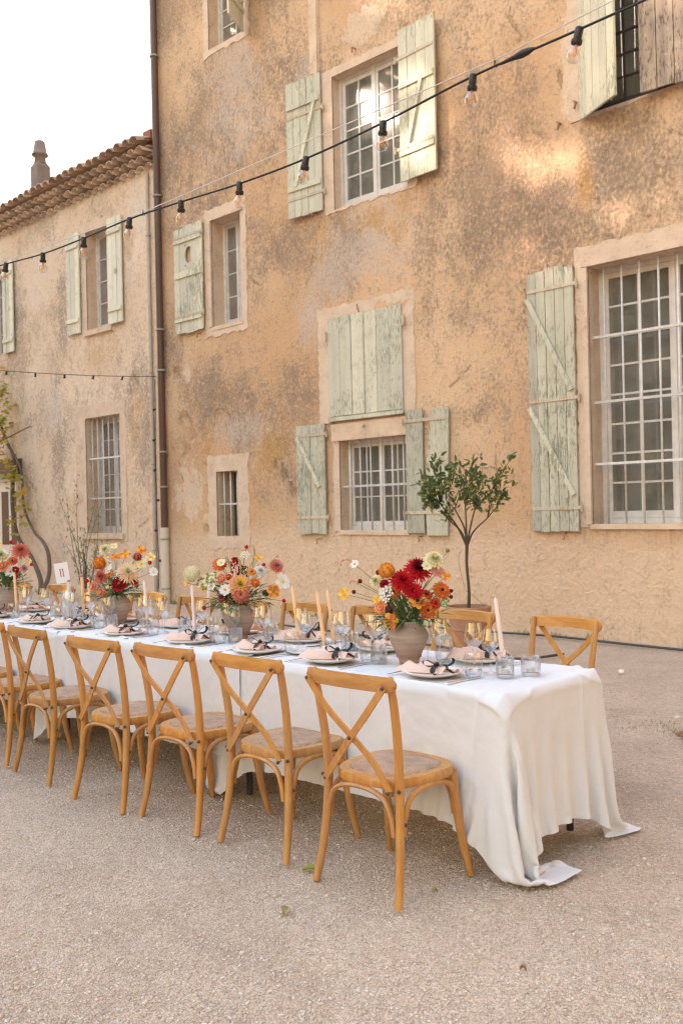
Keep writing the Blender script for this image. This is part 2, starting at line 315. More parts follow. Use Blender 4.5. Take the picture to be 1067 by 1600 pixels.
# ------------------------------------------------------------------ houses
WY = 9.7
def wall_part(house, name, X0, X1, Z0, Z1, openings, mat, Y, res=.05, spalls=(), amp=.03, stains=((), (), (), ()), foot=1.3, extra=()):
    def lines(a, b, cuts):
        L = np.arange(a, b+res*.5, res); L[-1] = b; cuts = sorted({round(c, 4) for c in cuts if a < c < b})
        L = [q for q in L if all(abs(q-c) > res*.45 for c in cuts)]
        return np.array(sorted(L+cuts))
    xs = lines(X0, X1, [c for o in openings for c in o[:2]]); zs = lines(Z0, Z1, [c for o in openings for c in o[2:4]])
    GX, GZ = np.meshgrid(xs, zs)
    D = fbm(GX*.7, GZ*.7, 11, 3)*amp+fbm(GX*4, GZ*4, 17, 4)*amp*.45
    for cx, cz, rx, rz, dep in spalls:                      # places where the render has fallen off and rubble shows
        e = np.hypot((GX-cx)/rx, (GZ-cz)/rz)+fbm(GX*5, GZ*5, 23, 4)*.9
        k = np.clip((1-e)/.12, 0, 1); D += k*(dep+np.maximum(fbm(GX*7, GZ*7, 31, 4), -.25)*dep*2.2)
    att = np.ones_like(D)
    for o in openings:
        dx = np.maximum(np.maximum(o[0]-GX, GX-o[1]), 0); dz = np.maximum(np.maximum(o[2]-GZ, GZ-o[3]), 0)
        att = np.minimum(att, np.clip(np.hypot(dx, dz)/.2, 0, 1))
    V = np.stack([GX, Y+D*att, GZ], -1).reshape(-1, 3); n, m = len(xs), len(zs); ii = np.arange(n*m).reshape(m, n)
    F = np.stack([ii[:-1, :-1], ii[:-1, 1:], ii[1:, 1:], ii[1:, :-1]], -1)
    cx = (xs[:-1]+xs[1:])/2; cz = (zs[:-1]+zs[1:])/2; CX, CZ = np.meshgrid(cx, cz); keep = np.ones_like(CX, bool)
    for o in openings: keep &= ~((CX > o[0]) & (CX < o[1]) & (CZ > o[2]) & (CZ < o[3]))
    F = F[keep]
    me = fast_mesh(name, V-np.array(WL[house]), F, mat, True)
    def cover(L, gain=1.):
        m = np.zeros_like(GX)
        for cx_, cz_, rx, rz in L: m = np.maximum(m, np.clip(1.3-np.hypot((GX-cx_)/rx, (GZ-cz_)/rz), 0, 1))
        return np.clip(m*gain+fbm(GX*1.4, GZ*1.4, 41+len(L), 5)*1.3*np.clip(m*4, 0, 1), 0, 1)
    S4 = np.stack([cover(q, .78) for q in stains], -1)
    run_off = np.zeros_like(GX)                              # dirt washed down from sills, surround corners and the eaves, splash at the foot
    for o in list(openings)+list(extra):
        dx = np.maximum(np.maximum(o[0]-.1-GX, GX-o[1]-.1), 0); dz = o[2]-.05-GZ; run_off = np.maximum(run_off, np.where(dz > 0, np.exp(-np.maximum(dz, 0)/.75)*np.exp(-(dx/.12)**2)*.47, 0))
    run_off = np.maximum(run_off, np.exp(-(Z1-GZ)/.6)*.5); run_off = np.maximum(run_off, .42*np.exp(-np.maximum(GZ, 0)/.16))
    streak = fbm(GX*3, GZ*.35, 61, 5); hz = np.clip((GZ-1.5)/2.5, 0, 1)
    tone = np.stack([np.clip(.5+fbm(GX*.8, GZ*.8, 51, 5)*2.2, 0, 1), np.clip((.29+fbm(GX*.9, GZ*.9, 57, 5)*2.1+streak*.9)*hz, 0, 1),
                     np.clip(.5+(foot+fbm(GX*.7, GZ*.7, 71, 3)*.5-GZ)*1.8, 0, 1), run_off], -1)
    for nm, A in (('stain', S4), ('tone', tone)):
        ca = me.color_attributes.new(nm, 'FLOAT_COLOR', 'POINT'); ca.data.foreach_set('color', A.reshape(-1).astype(np.float32))
    return link(name, me, house)
def reveal(house, o, depth, mat, Y=WY):
    x0, x1, z0, z1 = o[:4]; b = MB(); y0, y1 = Y-.001, Y+depth
    b.quad((x0, y0, z0), (x0, y1, z0), (x0, y1, z1), (x0, y0, z1)); b.quad((x1, y1, z0), (x1, y0, z0), (x1, y0, z1), (x1, y1, z1))
    b.quad((x0, y0, z1), (x0, y1, z1), (x1, y1, z1), (x1, y0, z1)); b.quad((x0, y1, z0), (x0, y0, z0), (x1, y0, z0), (x1, y1, z0))
    b.build('reveal', mat, house, world=True)
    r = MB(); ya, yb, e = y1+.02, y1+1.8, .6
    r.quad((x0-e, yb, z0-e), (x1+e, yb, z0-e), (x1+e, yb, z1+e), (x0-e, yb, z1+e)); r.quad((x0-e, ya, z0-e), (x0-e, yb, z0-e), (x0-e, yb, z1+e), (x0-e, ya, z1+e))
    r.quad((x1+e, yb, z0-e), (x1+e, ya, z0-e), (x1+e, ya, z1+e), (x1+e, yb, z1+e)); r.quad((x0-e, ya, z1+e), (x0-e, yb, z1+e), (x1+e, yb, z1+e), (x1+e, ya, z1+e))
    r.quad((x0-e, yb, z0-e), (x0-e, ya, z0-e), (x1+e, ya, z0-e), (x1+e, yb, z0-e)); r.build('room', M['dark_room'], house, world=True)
def surround(house, o, mg, mat, Y=WY, t=.008, jit=.02, step=.06):
    """raised render band; mg = left, right, bottom, top margins, uneven outer edge"""
    x0, x1, z0, z1 = o[:4]; l, r, bt, tp = mg; X0, X1, Z0, Z1 = x0-l, x1+r, z0-bt, z1+tp; outer = []; inner = []
    def run(a, b, c, d):
        n = max(2, int((Vector(b)-Vector(a)).length/step))
        for i in range(n):
            k = i/n; outer.append((a[0]+(b[0]-a[0])*k+random.uniform(-jit, jit), a[1]+(b[1]-a[1])*k+random.uniform(-jit, jit)))
            inner.append((c[0]+(d[0]-c[0])*k, c[1]+(d[1]-c[1])*k))
    run((X0, Z0), (X1, Z0), (x0, z0), (x1, z0)); run((X1, Z0), (X1, Z1), (x1, z0), (x1, z1)); run((X1, Z1), (X0, Z1), (x1, z1), (x0, z1)); run((X0, Z1), (X0, Z0), (x0, z1), (x0, z0))
    n = len(outer); vs = [(x, Y-t-random.uniform(0, .004), z) for x, z in outer]+[(x, Y-t, z) for x, z in inner]+[(x+random.uniform(-.004, .004), Y+.03, z) for x, z in outer]+[(x, Y+.01, z) for x, z in inner]
    fs = []
    for i in range(n):
        j = (i+1) % n; fs += [(i, j, n+j, n+i), (2*n+i, 2*n+j, j, i), (n+i, n+j, 3*n+j, 3*n+i)]
    MB().add(vs, fs).build('surround', mat, house, world=True)
def box_mesh(name, w, h, t, mat, j=.002):
    return MB().box((0, -t/2, 0), (w, t/2, h), j).mesh(name, mat)
def window(house, o, depth, cols, rows, mat=None, bars=None, fr=.05, st=.055, mun=.022, casements=2, Y=WY, curtain=None, stile=None):
    """frame is the part; sashes, panes and iron bars hang on it"""
    mat = mat or M['white_paint']; x0, x1, z0, z1 = o[:4]; y = Y+depth-.06; b = MB()
    b.box((x0, y, z0), (x0+fr, y+.06, z1)); b.box((x1-fr, y, z0), (x1, y+.06, z1)); b.box((x0+fr, y, z1-fr), (x1-fr, y+.06, z1)); b.box((x0+fr, y, z0), (x1-fr, y+.06, z0+fr*1.2))
    w = b.build('window', mat, house, world=True); base = WL[house]
    def kid(name, mb, m, sm=False): return link(name, mb.mesh(name, m, sm, base), w)
    ix0, ix1, iz0, iz1 = x0+fr+.003, x1-fr-.003, z0+fr*1.2+.003, z1-fr-.003; cw = (ix1-ix0)/casements; pane_me = None
    for c in range(casements):
        a, e = ix0+c*cw+.002, ix0+(c+1)*cw-.002; s = MB(); yy = y+.012
        s.box((a, yy, iz0), (a+st, yy+.035, iz1)); s.box((e-st, yy, iz0), (e, yy+.035, iz1)); s.box((a+st, yy, iz1-st), (e-st, yy+.035, iz1)); s.box((a+st, yy, iz0), (e-st, yy+.035, iz0+st*1.3))
        gx0, gx1, gz0, gz1 = a+st, e-st, iz0+st*1.3, iz1-st; pw = (gx1-gx0-mun*(cols-1))/cols; ph = (gz1-gz0-mun*(rows-1))/rows
        for i in range(1, cols): q = gx0+i*pw+(i-1)*mun; s.box((q, yy+.004, gz0), (q+mun, yy+.03, gz1))
        for i in range(1, rows): q = gz0+i*ph+(i-1)*mun; s.box((gx0, yy+.006, q), (gx1, yy+.028, q+mun))
        if c == casements-1 and casements > 1: s.box((a-.028, yy-.012, iz0), (a+.014, yy-.001, iz1))
        kid('sash', s, mat)
        if pane_me is None: pane_me = MB().box((0, 0, 0), (pw+.008, .003, ph+.008)).mesh('pane', M['window_glass'])
        for i in range(cols):
            for j in range(rows):
                p = link('pane', pane_me, w, (gx0+i*(pw+mun)-.004-base[0], yy+.016-base[1], gz0+j*(ph+mun)-.004-base[2]))
                p.rotation_euler = (random.uniform(-.012, .012), 0, random.uniform(-.012, .012))
    if bars:
        nv, hz, ex, yo = bars; yb = Y+yo
        for i in range(nv):
            q = x0+.03+(x1-x0-.06)*(i+.5)/nv; kid('iron_bar', MB().tube([(q, yb, z0-.002), (q+random.uniform(-.004, .004), yb, z1)], .0125, 8), M['iron_white'], True)
        for q in hz: kid('iron_rail', MB().box((x0-ex, yb-.022, q-.014), (x1+ex, yb+.012, q+.014)), M['iron_white'])
    if curtain:
        n = 40; vs = []; fs = []
        for i in range(n+1):
            k = i/n; xx = x0+(x1-x0)*(curtain[0]+(curtain[1]-curtain[0])*k); yy = y+.14+.02*math.sin(k*34)
            vs += [(xx, yy, z0), (xx, yy, z1)]
            if i: fs.append((2*i-2, 2*i, 2*i+1, 2*i-1))
        kid('curtain', MB().add(vs, fs), M['curtain'], True)
    return w
def shutter(house, hinge, w, h, n, ang, side=1, battens=(), braces=(), mat=None, straps=(), gaps=None, t=.028, ragged=.012, hole=None, bw=.07):
    """mesh of the ledges and braces, with each plank a piece of its own; local x runs from the hinge outwards"""
    mat = mat or M['sage']; yb = side*(t/2+.012); base = WL[house]
    s = empty('shutter', (hinge[0]-base[0], hinge[1]-base[1], hinge[2]-base[2]), ang, house); s.rotation_euler = (0, random.uniform(-.004, .004), ang)
    for z in battens: MB().box((.015, yb-.012, z-bw/2), (w-.015, yb+.012, z+bw/2), .003).build('batten', mat, s)
    for (xa, za), (xb, zb) in braces: MB().bar([(xa, yb+side*.006, za), (xb, yb+side*.006, zb)], .058, .036, (0, 1, 0)).build('brace', M['sage'], s)
    pw = w/n
    for i in range(n):
        if gaps and i in gaps: continue
        top = h+random.uniform(-ragged, ragged); bot = random.uniform(-ragged, ragged)*.6; a, e = i*pw+.004, (i+1)*pw-.004
        if hole and a < hole[0] < e:                       # plank with the peep hole: built round it
            cx, cz, rx, rz = hole; p = MB(); N = 20; ring = [(cx+rx*math.cos(2*math.pi*k/N), cz+rz*math.sin(2*math.pi*k/N)) for k in range(N)]
            a, e = min(a, cx-rx-.004), max(e, cx+rx+.004)
            def out(k):
                c, q = math.cos(2*math.pi*k/N), math.sin(2*math.pi*k/N); f = min((e-cx if c > 0 else cx-a)/max(abs(c), 1e-6), rz*1.3/max(abs(q), 1e-6)); return (cx+c*f, cz+q*f)
            o2 = [out(k) for k in range(N)]
            for yy, fl in ((t/2, 1), (-t/2, 0)):
                vs = [(x, yy, z) for x, z in ring]+[(x, yy, z) for x, z in o2]
                p.add(vs, [((k, (k+1) % N, N+(k+1) % N, N+k) if not fl else (N+k, N+(k+1) % N, (k+1) % N, k)) for k in range(N)])
            p.add([(x, t/2, z) for x, z in ring]+[(x, -t/2, z) for x, z in ring], [(k, (k+1) % N, N+(k+1) % N, N+k) for k in range(N)])
            p.box((a, -t/2, bot), (e, t/2, cz-rz*1.3)); p.box((a, -t/2, cz+rz*1.3), (e, t/2, top)); p.build('plank', mat, s); continue
        j = random.uniform(-.004, .004)
        MB().add([(a, -t/2+j, bot), (e, -t/2+j, bot), (e, t/2+j, bot+random.uniform(-.004, .004)), (a, t/2+j, bot), (a, -t/2+j, top), (e, -t/2+j, top+random.uniform(-.006, .006)), (e, t/2+j, top), (a, t/2+j, top)],
                 [(0, 3, 2, 1), (4, 5, 6, 7), (0, 1, 5, 4), (1, 2, 6, 5), (2, 3, 7, 6), (3, 0, 4, 7)]).build('plank', mat, s)
    for z in straps:
        yq = yb+side*(.014 if any(abs(z-q) < bw for q in battens) else -.006)
        MB().box((-.035, yq-.004, z-.02), (w*.97, yq+.004, z+.02), .002).build('strap_hinge', M['strap'], s)
        MB().tube([(-.04, yq-.01, z-.05), (-.04, yq-.01, z+.04)], .014, 8).build('hinge_pin', M['strap'], s, smooth=40)
    return s
PI = math.pi

# ---- the tall house on the right
TH = thing('tall_house', 'tall ochre plastered country house with sage green shutters', 'house', (-6, WY, 0))
W1 = (-5.41, -3.62, 1.30, 4.21); W2 = (-9.37, -8.02, 5.80, 7.69); W3 = (-12.13, -11.25, 9.05, 10.9); W4 = (-12.17, -11.44, 4.56, 6.28)
W5 = (-9.52, -8.16, 2.84, 4.26); W6 = (-9.38, -8.13, 1.24, 2.51); W7 = (-12.175, -11.63, 1.15, 2.20); W8 = (-5.38, -3.95, 5.93, 8.15)
OPS = [W1, W2, W3, W4, W6, W7, W8]
TS = ([(-11.79, 7.86, 1.7, 1.9), (-10.4, 5.48, .8, .7), (-8.4, 8.3, .6, .5), (-10.4, 9.8, 2.4, 1.2), (-6.25, 5.0, .85, .85), (-4.9, 5.25, .9, .75), (-6.94, 4.8, .6, .5), (-7.3, 5.8, .45, .6), (-3.2, 5.1, 1.4, .8),
       (-10.6, 2.27, .6, .9), (-11.36, 3.1, .95, .75), (-12.4, 3.4, .6, .8), (-10.2, 3.4, .7, .6), (-9.1, 5.2, .5, .6), (-7.1, 2.7, .5, .2)],
      [(-8.9, 5.1, .95, .72), (-11.5, 2.85, .65, .42), (-9.45, 4.8, .55, .46), (-9.9, 7.6, .25, .6), (-9.9, 4.4, .4, .5), (-11.5, 8.0, 1.0, 1.2)],
      [(-8.2, 5.3, .28, .42), (-8.68, 5.5, .4, .2), (-5.41, 5.2, .12, .4), (-12.39, 2.6, .16, .4), (-10.8, 2.5, .4, .5)],
      [(-12.81, 1.75, .55, .75), (-8.76, 8.3, .5, .35), (-5.62, 6.6, .12, .9), (-12.9, 3.93, .14, .2)])
wall_part(TH, 'wall', -13.69, 4.0, -.05, 13.0, OPS, M['tall'], WY, .05, spalls=((-13.03, 2.81, .30, .40, .045), (-13.25, 3.9, .16, .14, .04), (-12.42, 1.25, .1, .08, .04)), stains=TS, foot=1.25, extra=[(-9.75, -7.95, 2.8, 4.4), (-13.69, -13.3, 9.5, 10), (-9.8, -9.6, 7.8, 9), (-10.25, -9.55, 5.8, 7), (-6.2, -5.5, 5.8, 7)])
b = MB(); b.quad((-13.69, WY, -.05), (-13.69, 19, -.05), (-13.69, 19, 13), (-13.69, WY, 13)); b.quad((4, 19, -.05), (4, WY, -.05), (4, WY, 13), (4, 19, 13)); b.quad((4, 19, -.05), (-13.69, 19, -.05), (-13.69, 19, 13), (4, 19, 13))
b.build('side_wall', M['tall'], TH, world=True)
rf = MB(); rf.add([(-14.0, 9.2, 13.0), (4.3, 9.2, 13.0), (4.3, 14.3, 15.0), (-14.0, 14.3, 15.0), (-14, 19.5, 13), (4.3, 19.5, 13)], [(0, 1, 2, 3), (3, 2, 5, 4), (0, 3, 4), (1, 5, 2), (0, 4, 5, 1)])
M['tile'] = plain('terracotta roof tile', (.50, .36, .26), .92, .38, 7, .8)
rf.build('roof', M['tile'], TH, world=True)
for o, d in ((W1, .30), (W2, .22), (W3, .28), (W4, .32), (W6, .26), (W7, .42), (W8, .22)): reveal(TH, o, d, M['stone'])
surround(TH, W1, (.16, .2, .02, .24), M['surround'], t=.012); surround(TH, W2, (.20, .16, .03, .12), M['surround']); surround(TH, W3, (.12, .12, .1, .1), M['surround'])
surround(TH, W4, (.18, .14, .16, .20), M['surround'], jit=.02); surround(TH, (-9.52, -8.16, 2.78, 4.27), (.23, .2, .0, .16), M['surround'])
surround(TH, W7, (.22, .26, .2, .26), M['surround'], jit=.025); surround(TH, W8, (.22, .2, .03, .15), M['surround'])
surround(TH, W6, (.12, .1, .02, .02), M['surround'], t=.01)
MB().box((-9.50, WY-.04, 2.515), (-8.06, WY+.1, 2.755), .006).build('lintel', M['stone'], TH, world=True)
for o, e in ((W1, .03), (W4, .02), (W6, .025)):
    MB().box((o[0]-.02, WY-e, o[2]-.06), (o[1]+.02, WY+.25, o[2]-.002), .008).build('sill', M['stone'], TH, world=True)
# moulded edge round the big window and the little one above
for o in (W1, W4):
    x0, x1, z0, z1 = o; MB().box((x0-.07, WY-.035, z1+.002), (x1+.07, WY+.02, z1+.06), .003).build('moulding', M['surround'], TH, world=True)
    MB().box((x0-.07, WY-.033, z0), (x0-.003, WY+.02, z1), .003).build('moulding', M['surround'], TH, world=True)
window(TH, W1, .30, 2, 8, curtain=(0., 1.), bars=(8, [1.98, 2.68, 3.42], .04, .10), st=.06, mun=.024)  # curtain added here to lighten the dark panes
window(TH, W2, .20, 2, 5, st=.06, curtain=(0., 1.)); window(TH, W3, .26, 2, 6, casements=1); window(TH, W4, .30, 1, 4, st=.05, curtain=(.55, 1.))
window(TH, W6, .24, 2, 3, curtain=(0., 1.), bars=(6, [1.86], .06, .08), st=.045, mun=.02)  # this curtain too is put in to brighten the panes
window(TH, W7, .42, 2, 5, mat=plain('dark green window paint', (.05, .07, .055), .6), bars=(3, [1.67], .02, .07), casements=1)
M['dark_frame'] = plain('dark brown window frame', (.06, .05, .045), .6)
window(TH, W8, .20, 2, 8, mat=M['dark_frame'], st=.04)
# shutters of the tall house
HB = WY-.045
shutter(TH, (-5.56, HB, 1.22), .62, 3.05, 5, PI, 1, (), (((.60, 2.74), (.04, 1.62)), ((.60, 1.46), (.04, .42))), M['deep_sage'], straps=(.27, 1.53, 2.83), ragged=.02)
shutter(TH, (-3.46, HB, 1.22), .62, 3.05, 5, 0, -1, (), (((.02, 2.72), (.60, 1.56)),), M['sage'], straps=(.27, 1.53, 2.83))
for o in TH.children: pass
shutter(TH, (-9.555, HB, 5.84), .68, 1.98, 5, PI+R(3), 1, (.42, 1.62), (((.10, 1.60), (.50, .44)),), M['cream_sage'], straps=(.27, 1.47))
shutter(TH, (-8.07, HB-.03, 5.84), .64, 1.99, 4, R(-4), -1, (.36, 1.25), (((.42, 1.22), (.16, .40)),), M['cream_sage'], straps=(.42, 1.62), ragged=.008)
shutter(TH, (-11.22, HB, 9.0), .6, 1.85, 3, R(-62), 1, (.3, 1.5), (((.1, .4), (.5, 1.4)),), M['cream_sage'])
shutter(TH, (-12.36, HB, 4.56), .76, 1.76, 5, PI, 1, (.24, .97, 1.56), (), M['sage'], straps=(.27, 1.60), ragged=.03, hole=(.36, 1.28, .10, .14), bw=.1)
WY5 = WY-.022
for hx, an, sd in ((-9.535, 0, 1), (-8.15, PI, -1)): shutter(TH, (hx, WY5, 2.86), .685, 1.40, 3, an, sd, (.3, 1.1), (), M['sage'], ragged=.002, bw=.08)
MB().box((-8.868, WY-.052, 2.87), (-8.832, WY-.037, 4.25), .001).build('cover_strip', M['sage'], TH, world=True)
MB().box((-9.54, WY-.075, 2.79), (-8.12, WY+.0, 2.845), .002).build('shutter_rail', M['sage'], TH, world=True)
for x, z in ((-9.57, 4.02), (-8.11, 4.03)): MB().tube([(x, WY-.05, z-.07), (x, WY-.05, z+.07)], .022, 8).build('hinge', M['strap'], TH, world=True)
MB().tube(smooth_path([(-8.92, WY-.03, 4.27), (-8.93, WY-.05, 4.33), (-8.94, WY-.045, 4.38)]), .008, 6).build('hook', M['rust'], TH, world=True)
MB().tube(smooth_path([(-8.85, WY-.06, 2.70), (-8.83, WY-.09, 2.66), (-8.80, WY-.08, 2.68)]), .008, 6).build('hook', M['rust'], TH, world=True)
shutter(TH, (-9.62, HB, 1.19), .60, 1.60, 4, PI, 1, (), (((.56, 1.42), (.10, .68)),), M['deep_sage'], straps=(.24, 1.44), ragged=.018)
s = shutter(TH, (-8.10, HB, 1.20), .70, 1.62, 5, 0, -1, (), (), M['deep_sage'], straps=(.27, 1.48), gaps=(0, 1, 2, 3, 4))
MB().box((0, -.014, 0), (.285, .014, 1.63), .006).build('plank', M['deep_sage'], s)
MB().add([(.33, -.014, -.03), (.66, -.014, -.03), (.66, .014, -.03), (.33, .014, -.03), (.30, -.014, .55), (.68, -.014, .55), (.68, .014, .55), (.30, .014, .55), (.43, -.014, 1.60), (.715, -.014, 1.60), (.715, .014, 1.60), (.43, .014, 1.60)],
         [(0, 1, 5, 4), (4, 5, 9, 8), (1, 2, 6, 5), (5, 6, 10, 9), (2, 3, 7, 6), (6, 7, 11, 10), (3, 0, 4, 7), (7, 4, 8, 11), (8, 9, 10, 11), (3, 2, 1, 0)]).build('plank', M['deep_sage'], s)
shutter(TH, (-5.44, HB, 5.87), .70, 2.4, 5, R(-28), 1, (), (), M['cream_sage'], ragged=.004)
s = shutter(TH, (-3.93, HB-.02, 5.90), .74, 2.4, 4, PI+R(6), -1, (), (), M['bare'], ragged=.02)
for x, z in ((-5.72, 5.93), (-5.50, 6.1)): MB().tube(smooth_path([(x, WY+.02, z), (x, WY-.07, z), (x+.03, WY-.09, z-.04), (x, WY-.06, z-.08)]), .014, 6).build('shutter_catch', M['rust'], TH, world=True)
for x, z in ((-9.75, 5.84), (-12.5, 4.5), (-5.75, 1.2), (-9.8, 1.12), (-7.9, 1.16), (-8.9, 7.93), (-7.8, 5.82)):
    MB().tube(smooth_path([(x, WY+.01, z), (x, WY-.08, z-.01), (x+.02, WY-.09, z-.05), (x-.01, WY-.07, z-.07)]), .009, 6).build('shutter_catch', M['rust'], TH, world=True)
# pilaster strip left of the upper window
MB().box((-9.80, WY-.02, 7.86), (-9.60, WY+.05, 12.9), .004).build('pilaster', M['surround'], TH, world=True)
MB().box((-9.70, WY-.045, 7.80), (-9.62, WY+.05, 12.9), .003).build('pilaster', M['stone'], TH, world=True)

# ---- the lower house on the left
LH = thing('low_house', 'lower pale plastered house with tiled eaves left of the tall one', 'house', (-18, WY, 0)); LY = WY+.02
L1 = (-16.02, -15.22, 5.06, 6.94); L2 = (-20.1, -19.32, 5.06, 6.94); L3 = (-16.17, -14.98, 1.20, 3.40); L4 = (-20.1, -18.98, .0, 2.40)
LS = ([(-17.23, 2.9, .36, 2.2), (-18.85, 2.4, .8, 1.5), (-14.25, 2.9, .45, 1.7), (-18.9, 6.0, .4, 1.2), (-16.95, 5.3, .3, .9)], [(-17.4, 3.6, .5, .8), (-18.6, 3.2, .6, .6), (-14.2, 6.9, .4, .5)],
      [(-14.5, 3.2, .35, .95), (-14.6, 6.5, .35, .6), (-16.2, 4.6, 1.2, .5), (-15.6, 1.6, 1.5, .5)], [(-18, 6.4, .5, .9)])
wall_part(LH, 'wall', -26.0, -13.695, -.05, 7.62, [L1, L2, L3, L4], M['left'], LY, .055, spalls=((-14.52, 3.3, .16, .8, .04), (-14.6, 6.35, .12, .3, .03), (-18.4, 5.9, .12, .5, .03)), stains=LS, foot=1.1, extra=[(-18.0, -17.4, 6.9, 7), (-14.3, -13.7, 5.4, 6)])
for o, d in ((L1, .3), (L2, .3), (L3, .36), (L4, .15)): reveal(LH, o, d, M['stone'], LY)
surround(LH, L1, (.14, .12, .12, .16), M['surround'], LY); surround(LH, L2, (.14, .12, .12, .16), M['surround'], LY); surround(LH, L3, (.36, .18, .14, .24), M['surround'], LY, jit=.02); surround(LH, L4, (.15, .12, .0, .02), M['surround'], LY)
window(LH, L1, .28, 1, 4, Y=LY, st=.05); window(LH, L2, .28, 1, 4, Y=LY, st=.05); window(LH, L3, .34, 2, 6, Y=LY, curtain=(0., 1.), bars=(6, [1.86, 2.62], .05, .07), st=.05)
for o in (L1, L3): MB().box((o[0]-.08, LY-.05, o[2]-.10), (o[1]+.08, LY+.25, o[2]-.003), .008).build('sill', M['stone'], LH, world=True)
LB = LY-.05
def hinge_shutter(x, an, sd): return shutter(LH, (x, LB, 5.06), .46, 1.94, 3, an, sd, (.25, 1.68), (), M['pale_sage'], ragged=.006)
hinge_shutter(-16.20, PI, 1); hinge_shutter(-15.20, 0, -1); hinge_shutter(-20.12, PI, 1); hinge_shutter(-19.31, 0, -1)
for x in (-14.92, -19.03): MB().lathe([(.0, .0), (.05, .0), (.05, .01), (0, .01)], 16).build('peep_hole_disc', M['sage'], LH, (x+18, LB-.02-WY, 6.0), (R(90), 0, 0))  # disc in deeper paint standing in for the peep hole
# door with brown panels under a beam
dm = plain('white door paint', (.72, .68, .62), .6); dw = plain('dark brown boards', (.11, .06, .04), .7, .3, 20)
d = MB().box((-20.05, LY+.06, .02), (-19.03, LY+.11, 2.38)).build('door', dm, LH, world=True)
for x in (-19.62, -19.20): link('panel', MB().box((x-.15, LY+.05, .95), (x+.15, LY+.07, 2.1)).mesh('panel', dw, False, WL[LH]), d)
MB().box((-20.3, LY-.10, 2.44), (-18.72, LY+.06, 2.78), .01).build('beam', dw, LH, world=True)
# eaves: three stepped rows of half-round tiles, then the roof tiles
def tile_mesh(L, r0, r1, t=.014, n=7):
    vs = []; fs = []
    for j, (y, r) in enumerate(((0, r0), (L, r1))):
        for q in (r, r-t):
            for k in range(n): a = PI*k/(n-1); vs.append((q*math.cos(a), y, q*math.sin(a)*.8))
    for k in range(n-1):
        fs += [(k, k+1, 2*n+k+1, 2*n+k), (n+k+1, n+k, 3*n+k, 3*n+k+1), (n+k, n+k+1, k+1, k)]
    fs += [(0, 2*n, 3*n, n), (n-1, 2*n-1, 4*n-1, 3*n-1)]
    return MB().add(vs, fs).mesh('tile', M['tile'])
M['tile_pale'] = plain('mortared eave tile', (.56, .43, .32), .92, .35, 9, .8)
roof = MB().add([(-26.2, LY-.22, 8.035), (-13.7, LY-.22, 8.035), (-13.7, 15.5, 9.75), (-26.2, 15.5, 9.75), (-26.2, LY-.22, 8.0), (-13.7, LY-.22, 8.0), (-13.7, 15.5, 9.7), (-26.2, 15.5, 9.7)],
                [(0, 1, 2, 3), (7, 6, 5, 4), (0, 4, 5, 1)]).build('roof', M['tile'], LH, world=True)
gm = MB()
for r, (z, pr) in enumerate(((7.58, .09), (7.70, .18), (7.82, .27))): gm.box((-26, LY-pr+.13, z+.090), (-13.7, LY+.3, z+.118), 0)
gm.build('eave_bed', M['tile_pale'], LH, world=True)
ta, tb, tc = tile_mesh(.32, .115, .108), tile_mesh(.42, .115, .108), tile_mesh(.48, .125, .100, .018)
for q in (ta, tb): q.materials[0] = M['tile_pale']
for r, (z, pr, me) in enumerate(((7.585, .09, ta), (7.705, .18, tb), (7.825, .27, tb))):
    x = -13.82-(r % 2)*.12
    while x > -21.6:
        t_ = link('tile', me, roof, (x+18, LY-pr-WY+random.uniform(-.012, .012), z), (random.uniform(-.08, .08), random.uniform(-.06, .06), random.uniform(-.09, .09))); x -= .24
x = -13.82
while x > -21.6:
    for k in range(3):
        link('tile', tc, roof, (x+18+random.uniform(-.01, .01), LY-.36+k*.38-WY+random.uniform(-.03, .03), 7.965+k*.115+random.uniform(-.008, .016)), (R(17)+random.uniform(-.05, .05), random.uniform(-.08, .08), random.uniform(-.08, .08)))
    x -= .25
MB().box((-13.92, LY-.1, 8.05), (-13.69, LY+.6, 8.22)).build('flashing', plain('red flashing', (.30, .08, .05), .7), LH, world=True)
ch = MB(); cx, cyy = -19.55, 10.75; w = .155; z0, z1, z2 = 8.0, 9.40, 9.50
vs = [(cx+a*w, cyy+c*w, z) for z in (z0, z1) for a, c in ((-1, -1), (1, -1), (1, 1), (-1, 1))]+[(cx+a*.10, cyy+c*.10, z2) for a, c in ((-1, -1), (1, -1), (1, 1), (-1, 1))]
ch.add(vs, [(i+k, i+(k+1) % 4, i+4+(k+1) % 4, i+4+k) for i in (0, 4) for k in range(4)]+[(8, 9, 10, 11)])
chim = link('chimney', ch.mesh('chimney', plain('sooty render', (.19, .155, .135), .95, .3, 4, .6), False, WL[LH]), roof)
c2 = MB().lathe([(.13, 9.48), (.12, 9.64), (.18, 9.66), (.18, 9.69), (.155, 9.71), (.11, 9.97), (.085, 9.99), (.08, 9.85)], 16, (cx, cyy, 0)); link('chimney_pot', c2.mesh('chimney_pot', plain('old chimney pot', (.27, .20, .16), .95, .25, 5), True, WL[LH]), roof)
for o in roof.children: o.location = o.location      # pieces hang on the roof, which sits at the house origin

